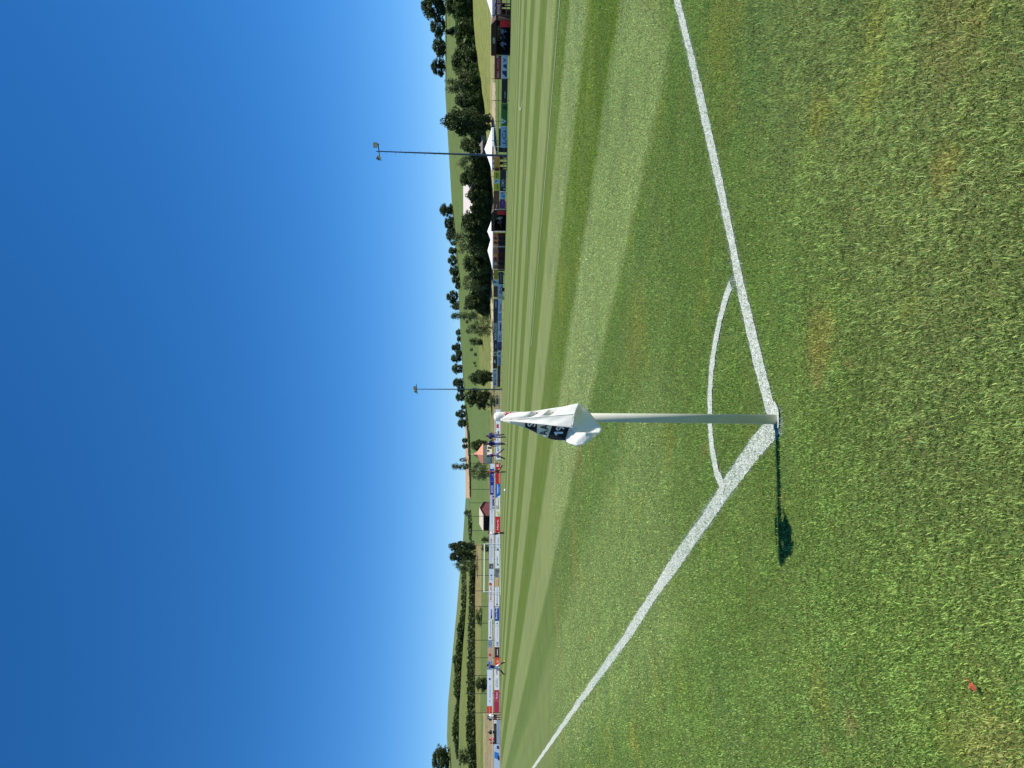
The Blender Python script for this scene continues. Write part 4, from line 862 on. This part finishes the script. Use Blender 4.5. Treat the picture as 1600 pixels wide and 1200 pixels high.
# ------------------------------------------------------------------ floodlight masts
STEEL = mat((70, 84, 104), 0.5, 0.4)
def mast(label, py, base_px, top_px, s_, lean, heads):
    x, y = on_s(py, s_); z0 = float(gz(s_)); h_ = at(py, top_px, y).z - z0
    o = empty('floodlight_mast', (x, y, z0)); lx = lean
    mb = MB(); mb.tube((0, 0, -0.3), (lx, 0, h_), 0.145, 0.06, 12); mb.build('pole', STEEL, o)
    MB().box((-0.28, -0.28, -0.1), (0.28, 0.28, 0.12)).build('foot', mat((150, 150, 146)), o)
    mb = MB()
    for i in range(int(h_ / 0.75)):
        zz = 3 + i * 0.6
        if zz > h_ - 0.8: break
        q = lx * zz / h_; sg_ = 1 if i % 2 else -1; mb.tube((q, 0, zz), (q + sg_ * 0.32, 0, zz), 0.014, n=5)
    mb.build('climbing_pegs', STEEL, o)
    MB().tube((lx - 1.0, 0, h_ - 0.42), (lx + 1.0, 0, h_ - 0.22), 0.06, n=8).build('crossarm', STEEL, o)
    for (hx, hz, ang, tilt) in heads:
        L_ = empty_part = MB()
        L_.box((-0.30, -0.14, -0.24), (0.30, 0.14, 0.26)); lamp = L_.build('lamp', mat((120, 118, 110), 0.4, 0.3), o, (lx + hx, -0.1, h_ + hz)); lamp.rotation_euler = (tilt, 0, ang)
        MB().box((-0.25, -0.165, -0.19), (0.25, -0.145, 0.21)).build('lens', mat((196, 196, 186), 0.15), lamp)
        MB().tube((0, 0, -0.28), (0, 0.05, -0.5), 0.04, n=6).build('bracket', STEEL, lamp)
    return tag(o, label, 'floodlight')
mast('tall steel floodlight mast with two lamps standing among the canopies', 243.5, 792, 588, 69.0, 0.42, ((0.75, 0.12, -0.6, 0.35), (-0.85, -0.28, 0.9, 0.6)))
mast('thin distant floodlight mast beside the white railing', 608.5, 783, 648.5, 68.6, 0.06, ((0.25, 0.05, -0.4, 0.5), (-0.35, -0.1, 0.9, 0.6)))

# ------------------------------------------------------------------ canopies and dugouts
TENT = mat((246, 246, 250), 0.7, noise=0.02, trans=0.25)
def canopy(label, pyl, pyr, apex_px, eave_px, val_px, base_px, s_, depth=3.0, shade_c=None):
    a = on_s(pyl, s_); b = on_s(pyr, s_); w_ = math.hypot(b[0] - a[0], b[1] - a[1]); rz = math.atan2(b[1] - a[1], b[0] - a[0]); ym = (a[1] + b[1]) / 2; pm = (pyl + pyr) / 2
    z0 = float(gz(68)); ze = at(pm, eave_px, ym).z - z0; zv = at(pm, val_px, ym).z - z0; za = at(pm, apex_px, ym + depth / 2).z - z0
    o = empty('canopy_tent', (a[0], a[1], z0), rz); mb = MB(); n = 8; G_ = []
    for i in range(n + 1):
        for j in range(n + 1):
            x = i / n; y = j / n; r_ = max(abs(2 * x - 1), abs(2 * y - 1)); G_.append((x * w_, y * depth, ze + (za - ze) * (1 - r_) ** 1.15))
    mb.add(G_, [(i * (n + 1) + j, (i + 1) * (n + 1) + j, (i + 1) * (n + 1) + j + 1, i * (n + 1) + j + 1) for i in range(n) for j in range(n)])
    mb.build('roof', TENT, o)
    mb = MB()
    for (p, q) in (((0, 0), (w_, 0)), ((w_, 0), (w_, depth)), ((w_, depth), (0, depth)), ((0, depth), (0, 0))):
        mb.add([(p[0], p[1], zv), (q[0], q[1], zv), (q[0], q[1], ze), (p[0], p[1], ze)], [(0, 1, 2, 3)])
    v = mb.build('valance', TENT, o); v.modifiers.new('thickness', 'SOLIDIFY').thickness = 0.01
    for (x, y) in ((0.03, 0.03), (w_ - 0.03, 0.03), (0.03, depth - 0.03), (w_ - 0.03, depth - 0.03)):
        MB().tube((x, y, 0), (x, y, ze), 0.028, n=6).build('leg', mat((222, 222, 226), 0.4), o)
    if shade_c: MB().box((0.1, depth - 0.14, 0), (w_ - 0.1, depth - 0.1, zv * 0.62)).build('shade_sheet', mat(shade_c, 0.9), o)  # added dark sheet standing for the shade and people under the canopy
    return tag(o, label, 'canopy')
canopy('white pitched canopy at the right edge of the picture', 29, -40, 752, 769, 773.6, 799, 68.9, 4.5, (30, 30, 44))
canopy('white pointed canopy behind the tall floodlight mast', 267.5, 229, 757, 768.6, 771.6, 791, 69.3, 3.6, (34, 36, 56))
canopy('right-hand peak of the double white canopy', 385.5, 362, 761.5, 769.6, 771, 790, 69.0, 3.0)
canopy('left-hand peak of the double white canopy', 421.5, 385.9, 761.8, 769.4, 770.8, 790, 69.0, 3.0)
def dugout(label, pyl, pyr, top_px, fascia_px, base_px, s_, depth, text, side_c, roof_c):
    a = on_s(pyl, s_); b = on_s(pyr, s_); w_ = math.hypot(b[0] - a[0], b[1] - a[1]); rz = math.atan2(b[1] - a[1], b[0] - a[0]); ym = (a[1] + b[1]) / 2; pm = (pyl + pyr) / 2
    z0 = at(pm, base_px, ym).z; zt = at(pm, top_px, ym).z - z0; zf = at(pm, fascia_px, ym).z - z0
    o = empty('dugout', (a[0], a[1], z0), rz); rm = mat(roof_c, 0.8, noise=0.2)
    # sloping roof with a chamfer at its right end
    MB().add([(0, -0.1, zt), (w_ - 0.55, -0.1, zt), (w_, -0.1, zf + 0.05), (0, depth, zt - 0.25), (w_ - 0.55, depth, zt - 0.25), (w_, depth, zf - 0.1), (0, -0.1, zt + 0.07), (w_ - 0.5, -0.1, zt + 0.07), (w_ + 0.06, -0.1, zf + 0.1), (0, depth, zt - 0.18), (w_ - 0.5, depth, zt - 0.18), (w_ + 0.06, depth, zf - 0.03)],
             [(6, 7, 10, 9), (7, 8, 11, 10), (0, 3, 4, 1), (1, 4, 5, 2), (0, 1, 7, 6), (1, 2, 8, 7), (3, 9, 10, 4), (4, 10, 11, 5), (0, 6, 9, 3), (2, 5, 11, 8)]).build('roof', rm, o)
    fs = MB().prism([(0, zf), (w_, zf), (w_ - 0.55, zt - 0.02), (0, zt - 0.02)], -0.06, 0.0).build('fascia', mat(roof_c, 0.8, noise=0.25, scale=2), o)
    if text:
        me, lo_, hi_ = word(text); nm = me.copy(); nm.materials.clear(); nm.materials.append(mat((206, 200, 196)))
        for v in nm.vertices: v.co = Vector((w_ * 0.43 + v.co.x * 0.30, -0.075, (zt + zf) / 2 + v.co.y * 0.34))
        link('lettering', nm, fs)
    MB().box((0, depth - 0.06, 0), (w_, depth, zt - 0.26)).build('back_wall', mat((52, 46, 42), 0.9), o)
    wn = MB().box((w_ * 0.12, depth - 0.09, 0.75), (w_ * 0.56, depth - 0.062, zf - 0.12)).build('window', mat((120, 128, 118)), o)
    MB().box((w_ * 0.14, depth - 0.105, 0.82), (w_ * 0.54, depth - 0.092, zf - 0.2)).build('pane', mat((58, 84, 60), 0.2), wn)
    MB().box((w_ - 0.07, 0, 0), (w_, depth, zf - 0.05)).build('side_wall', mat((84, 64, 54), 0.9), o)
    MB().box((w_ - 0.17 * w_ - 0.1, -0.03, 0), (w_ - 0.075, 0.01, zf * 0.78)).build('side_panel', mat(side_c, 0.7), o)
    MB().box((0, 0, 0), (0.07, depth, zt - 0.28)).build('side_wall', mat((40, 34, 32), 0.9), o)
    MB().box((0.15, depth - 0.62, 0.38), (w_ - 0.2, depth - 0.15, 0.45)).box((0.3, depth - 0.5, 0), (0.4, depth - 0.3, 0.38)).box((w_ - 0.5, depth - 0.5, 0), (w_ - 0.4, depth - 0.3, 0.38)).build('bench', mat((70, 72, 78), 0.6), o)
    tag(o, label, 'dugout'); return o, w_, depth
d1 = dugout('brown dugout with lettered fascia and red side panel near the right edge', 86, 31, 768.2, 775.6, 800, 67.9, 1.9, 'HEIM', (232, 30, 40), (62, 36, 30))
d2 = dugout('smaller brown dugout with red side between the brown board and the double canopy', 361, 328.6, 768.2, 773, 792, 67.9, 1.7, '', (224, 36, 44), (60, 44, 36))
# timber bar inside the double canopy
a = on_s(420, 71.0); b = on_s(364, 71.0); w_ = math.hypot(b[0] - a[0], b[1] - a[1])
o = empty('timber_hut', (a[0], a[1], float(gz(68))), math.atan2(b[1] - a[1], b[0] - a[0]))
for i in range(14):
    x0 = w_ * i / 14; MB().box((x0 + 0.01, 0, 0), (x0 + w_ / 14 - 0.01, 0.05, 2.0)).build('plank', mat(random.choice([(168, 128, 84), (184, 146, 98), (150, 112, 72)]), 0.9, noise=0.25), o)
MB().box((0, -0.55, 0.98), (w_, -0.05, 1.04)).build('counter', mat((120, 84, 54)), o); MB().box((0.02, -0.5, 0), (w_ - 0.02, -0.44, 0.97)).build('counter_front', mat((56, 34, 38)), o)
tag(o, 'brown timber bar counter inside the double white canopy', 'bar')
# black wheelie bin by the railing
x, y = on_s(452.5, 67.4); z0 = at(452.5, 789.5, y).z; h_ = at(452.5, 783, y).z - z0
o = empty('waste_bin', (x, y, z0)); MB().tube((0, 0, 0.04), (0, 0, h_ * .86), 0.26, 0.31, 14).build('bin', mat((22, 24, 28), 0.5), o); MB().tube((0, 0, h_ * .86), (0, 0, h_), 0.33, 0.2, 14).build('lid', mat((30, 32, 38), 0.5), o)
tag(o, 'round black bin in front of the pale boards', 'bin')

# ------------------------------------------------------------------ football
p = gpt(766, 791.3); x, y = st(*p)
import bmesh
bm = bmesh.new(); bmesh.ops.create_icosphere(bm, subdivisions=3, radius=0.115)
ph = (1 + 5 ** .5) / 2; ico = [Vector(v).normalized() for v in ((0, 1, ph), (0, -1, ph), (0, 1, -ph), (0, -1, -ph), (1, ph, 0), (-1, ph, 0), (1, -ph, 0), (-1, -ph, 0), (ph, 0, 1), (-ph, 0, 1), (ph, 0, -1), (-ph, 0, -1))]
for f in bm.faces: f.material_index = 1 if max(f.calc_center_median().normalized().dot(v) for v in ico) > 0.955 else 0; f.smooth = True
me = bpy.data.meshes.new('football'); bm.to_mesh(me); bm.free(); me.materials.append(mat((246, 246, 246), 0.4)); me.materials.append(mat((40, 40, 44), 0.4))
tag(link('football', me, loc=(x, y, 0.115)), 'white football lying on the pitch in front of the blue boards', 'ball')

# ------------------------------------------------------------------ people
QUEUE = []
def person(label, loc, face, pose, cols, height=1.8, cat='person', group=None):
    """pose: dict of joint angles in degrees; cols: skin, hair, shirt, shorts, socks, shoes"""
    k = height / 1.8 * 1.1; R_ = math.radians; P = {}; E_ = []; rad = {}
    ln = R_(pose.get('lean', 0)); sit = pose.get('sit', False)
    hipz = 0.5 if sit else pose.get('hip', 0.95)
    def tor(h): return Vector((pose.get('twist', 0) * h * .1, math.sin(ln) * h, math.cos(ln) * h))
    P['pelvis'] = Vector((0, 0, hipz)); P['waist'] = P['pelvis'] + tor(.16); P['chest'] = P['pelvis'] + tor(.38); P['neck'] = P['pelvis'] + tor(.56); P['head'] = P['pelvis'] + tor(.67) + Vector((0, .02, 0)); P['crown'] = P['pelvis'] + tor(.81) + Vector((0, .02, 0))
    rad.update(pelvis=(.145, .105), waist=(.135, .10), chest=(.165, .115), neck=(.058, .06), head=(.088, .10), crown=(.07, .08))
    E_ += [('pelvis', 'waist', 2), ('waist', 'chest', 2), ('chest', 'neck', 2), ('neck', 'head', 0), ('head', 'crown', 1)]
    for sd, sx in (('l', -1), ('r', 1)):
        sh, el, sp_ = pose.get('arm_' + sd, (0, 10, 8))
        S0 = P['pelvis'] + tor(.50) + Vector((sx * .19, 0, 0)); a = R_(sh); o_ = R_(sp_)
        d1_ = Vector((sx * math.sin(o_), math.sin(a) * math.cos(o_), -math.cos(a) * math.cos(o_))); e = R_(sh + el); d2_ = Vector((sx * math.sin(o_) * .6, math.sin(e), -math.cos(e))).normalized()
        P['sh' + sd] = S0; P['el' + sd] = S0 + d1_ * .29; P['wr' + sd] = P['el' + sd] + d2_ * .25; P['ha' + sd] = P['wr' + sd] + d2_ * .15
        rad.update({'sh' + sd: (.062, .062), 'el' + sd: (.042, .042), 'wr' + sd: (.032, .03), 'ha' + sd: (.03, .018)})
        E_ += [('chest', 'sh' + sd, 2), ('sh' + sd, 'el' + sd, 2), ('el' + sd, 'wr' + sd, 0), ('wr' + sd, 'ha' + sd, 0)]
        th, kn, sp_ = pose.get('leg_' + sd, (0, 2, 3)); a = R_(th); o_ = R_(sp_); b = R_(th - kn)
        H0 = P['pelvis'] + Vector((sx * .095, 0, -.05)); d1_ = Vector((sx * math.sin(o_), math.sin(a) * math.cos(o_), -math.cos(a) * math.cos(o_))); d2_ = Vector((sx * math.sin(o_) * .5, math.sin(b), -math.cos(b))).normalized()
        P['hp' + sd] = H0; P['mt' + sd] = H0 + d1_ * .25; P['kn' + sd] = H0 + d1_ * .43; P['an' + sd] = P['kn' + sd] + d2_ * .41; ft = Vector((sx * .15, math.cos(b) * .95, math.sin(b) * .9)).normalized(); P['to' + sd] = P['an' + sd] + ft * .17 - Vector((0, 0, .02))
        rad.update({'hp' + sd: (.10, .10), 'mt' + sd: (.088, .09), 'kn' + sd: (.058, .06), 'an' + sd: (.042, .045), 'to' + sd: (.038, .03)})
        E_ += [('pelvis', 'hp' + sd, 3), ('hp' + sd, 'mt' + sd, 3), ('mt' + sd, 'kn' + sd, pose.get('trousers', 0) and 3), ('kn' + sd, 'an' + sd, pose.get('trousers', 0) and 3 or 4), ('an' + sd, 'to' + sd, 5)]
    low = min(min(P['an' + s].z, P['to' + s].z) for s in 'lr') - .045
    names = list(P); ii = {n_: i for i, n_ in enumerate(names)}
    me = bpy.data.meshes.new('body'); me.from_pydata([(P[n_] - Vector((0, 0, 0 if sit else low))) * k for n_ in names], [(ii[a], ii[b]) for a, b, _ in E_], [])
    o = bpy.data.objects.new('skeleton', me); COL.objects.link(o)
    m = o.modifiers.new('skin', 'SKIN'); m.use_smooth_shade = True; m2 = o.modifiers.new('sub', 'SUBSURF'); m2.levels = 1; m2.render_levels = 1
    for i, n_ in enumerate(names): me.skin_vertices[0].data[i].radius = (rad[n_][0] * k * 1.18, rad[n_][1] * k * 1.18)
    me.skin_vertices[0].data[ii['pelvis']].use_root = True
    QUEUE.append((o, [(Vector(me.vertices[ii[a]].co), Vector(me.vertices[ii[b]].co), c) for a, b, c in E_], label, loc, face, cols, cat, group))
SK, HR, SHOE = (196, 146, 116), (34, 26, 22), (230, 230, 226)
BLUE, BSH, BSO = (28, 24, 96), (168, 172, 226), (20, 22, 34)
KIT = (SK, HR, BLUE, BSH, BSO, SHOE)
def on_pitch(py, px): s, t = gpt(py, px); x, y = st(s, t); return (x, y, float(gz(s)))
person('footballer in blue shirt stepping with one knee bent, rightmost of the three beside the flag', on_pitch(681, 791.5), 0.3, dict(lean=4, leg_l=(-4, 6, 3), leg_r=(32, 58, 4), arm_l=(18, 25, 10), arm_r=(-18, 25, 10)), KIT, 1.70, group='players in blue')
person('footballer in blue shirt walking, middle of the three beside the flag', on_pitch(693, 792), -0.4, dict(lean=6, leg_l=(14, 8, 3), leg_r=(-16, 14, 3), arm_l=(-15, 20, 14), arm_r=(22, 30, 12)), KIT, 1.66, group='players in blue')
person('footballer in blue shirt striding with legs wide apart, leftmost of the three beside the flag', on_pitch(710, 791), 1.45, dict(lean=10, leg_l=(28, 6, 5), leg_r=(-30, 12, 5), arm_l=(-25, 40, 8), arm_r=(30, 40, 8)), KIT, 1.74, group='players in blue')
person('player in dark red and black trotting in front of the red board', on_pitch(737, 791.5), 1.6, dict(lean=6, leg_l=(2, 4, 4), leg_r=(-34, 24, 4), arm_l=(-22, 40, 14), arm_r=(30, 40, 14)), (SK, HR, (118, 22, 34), (20, 18, 20), (26, 24, 24), SHOE), 1.66)
person('player in white shirt and dark shorts with arms out beside the red board', on_pitch(834, 788.5), -1.2, dict(lean=8, leg_l=(20, 20, 6), leg_r=(4, 12, 6), arm_l=(35, 40, 40), arm_r=(-30, 60, 30)), (SK, HR, (240, 226, 232), (34, 12, 18), (24, 20, 24), (40, 40, 40)), 1.62)
person('footballer in blue shirt running wide-legged at the left', on_pitch(1043, 791), -1.5, dict(lean=16, leg_l=(38, 20, 6), leg_r=(-30, 20, 6), arm_l=(-40, 60, 14), arm_r=(42, 70, 14)), (SK, HR, BLUE, (206, 210, 236), BSO, (236, 170, 60)), 1.78)
STAND = dict(arm_l=(12, 35, 10), arm_r=(5, 15, 8), trousers=1)
def spec(label, side, py, off, cols, pose=STAND, height=1.75, face=None, zb=None):
    x, y = (on_s(py, 68 + off) if side == 'R' else on_t(py, LEN + 4.5 + off)); s, t = to_st(x, y)
    z = float(terr(x, y)) if zb is None else zb
    person(label, (x, y, z), (TH + math.pi / 2 if side == 'R' else TH + math.pi) if face is None else face, pose, cols, height, group='spectators')
SIT = dict(sit=True, lean=8, leg_l=(86, 84, 8), leg_r=(84, 80, 10), arm_l=(30, 50, 10), arm_r=(35, 45, 12), trousers=1)
DB = (26, 28, 60)
for i, (q, c, lab) in enumerate(((78, (36, 40, 84), 'in navy top at the left end of the brown dugout bench'), (68, (176, 186, 214), 'in pale top on the brown dugout bench'), (58, (40, 46, 96), 'in dark blue top on the middle of the brown dugout bench'), (48, (150, 164, 196), 'in grey blue top towards the red side of the brown dugout'))):
    x, y = on_s(q, 69.3); person('person seated ' + lab, (x, y, at(q, 800, on_s(q, 67.9)[1]).z), TH + math.pi / 2, SIT, (SK, HR, c, (26, 28, 44), (20, 20, 30), (40, 40, 44)), 1.75, group='people in the dugouts')
for i, (q, c, lab) in enumerate(((354, (34, 38, 74), 'left'), (347, (96, 100, 120), 'middle'), (340, (200, 204, 216), 'right'))):
    x, y = on_s(q, 69.1); person('person seated on the %s of the bench in the dugout with red side' % lab, (x, y, at(q, 792, on_s(q, 67.9)[1]).z), TH + math.pi / 2, SIT, (SK, (220, 220, 222) if i == 2 else HR, c, (24, 24, 40), (20, 20, 30), (40, 40, 44)), 1.75, group='people in the dugouts')
for q, c, tr, lab in ((8, (30, 32, 70), (30, 30, 40), 'in dark blue top under the right-hand canopy'), (17, (60, 40, 48), (30, 28, 32), 'in brown top at the left of the right-hand canopy'), (-6, (120, 124, 150), (40, 40, 50), 'in grey top just inside the right edge under the canopy'),
        (247, (190, 196, 226), (24, 24, 40), 'in pale shirt under the canopy by the floodlight mast'), (255, (150, 170, 176), (28, 26, 40), 'in grey green top beside the orange board'), (263, (120, 122, 150), (24, 24, 34), 'in grey top at the left leg of the mast canopy'),
        (372, (120, 30, 44), (24, 22, 30), 'in maroon top at the right of the double canopy'), (379, (96, 26, 36), (30, 26, 30), 'in dark maroon top in the double canopy'), (391, (130, 108, 112), (30, 28, 30), 'in dusty pink top at the middle of the double canopy'),
        (404, (104, 40, 40), (24, 24, 30), 'in rust top under the left canopy peak'), (412, (176, 184, 176), (30, 34, 40), 'in pale green top near the left canopy leg'), (428, (214, 212, 224), (30, 34, 50), 'in white shirt beside the gold board')):
    spec('spectator standing ' + lab, 'R', q, 1.3 if q < 270 else 1.6, (SK, HR, c, tr, tr, (40, 40, 40)), height=1.72)
spec('person in white top and dark cap standing by the left end of the crimson boards', 'E', 1119, -0.6, (SK, (30, 30, 36), (232, 230, 232), (50, 36, 34), (50, 36, 34), (40, 40, 40)), height=1.85)
spec('person in dark clothes close behind the white-topped person', 'E', 1122.5, 0.5, (SK, (34, 30, 34), (60, 58, 70), (96, 56, 40), (96, 56, 40), (40, 40, 40)), height=1.85)
spec('person in black watching from behind the left railing', 'E', 1144, 3.0, (SK, (20, 18, 18), (18, 18, 20), (20, 20, 24), (20, 20, 24), (30, 30, 30)), height=1.8)
spec('person in red top watching from behind the left railing', 'E', 1155, 2.4, (SK, (120, 90, 70), (206, 92, 90), (150, 70, 70), (120, 60, 60), (60, 50, 50)), height=1.7)
spec('person in dark red top bent over at the left railing', 'E', 1161, 2.2, (SK, (90, 60, 50), (190, 84, 86), (110, 50, 54), (120, 60, 60), (60, 50, 50)), dict(lean=35, arm_l=(50, 30, 8), arm_r=(55, 30, 8), trousers=1), 1.6)
bpy.context.view_layer.update()
dg = bpy.context.evaluated_depsgraph_get()
for (o, bones, label, loc, face, cols, cat, group) in QUEUE:
    me = bpy.data.meshes.new_from_object(o.evaluated_get(dg)); me.name = 'person'
    me.materials.clear()
    for c in cols: me.materials.append(mat(c, 0.75, noise=0.08))
    A_ = np.array([b[0] for b in bones]); B_ = np.array([b[1] for b in bones]); mi = np.array([int(b[2] or 0) for b in bones])
    cen = np.array([p.center for p in me.polygons]); D = B_ - A_; L2 = (D * D).sum(1) + 1e-9
    t = np.clip(((cen[:, None, :] - A_) * D).sum(2) / L2, 0, 1); dd = np.linalg.norm(cen[:, None, :] - A_ - t[..., None] * D, axis=2)
    me.polygons.foreach_set('material_index', mi[dd.argmin(1)].astype(np.int32)); me.polygons.foreach_set('use_smooth', [True] * len(me.polygons)); me.update()
    tag(link('person', me, loc=loc, rot=(0, 0, face)), label, cat, group)
for q in QUEUE:
    m_ = q[0].data; bpy.data.objects.remove(q[0]); bpy.data.meshes.remove(m_)
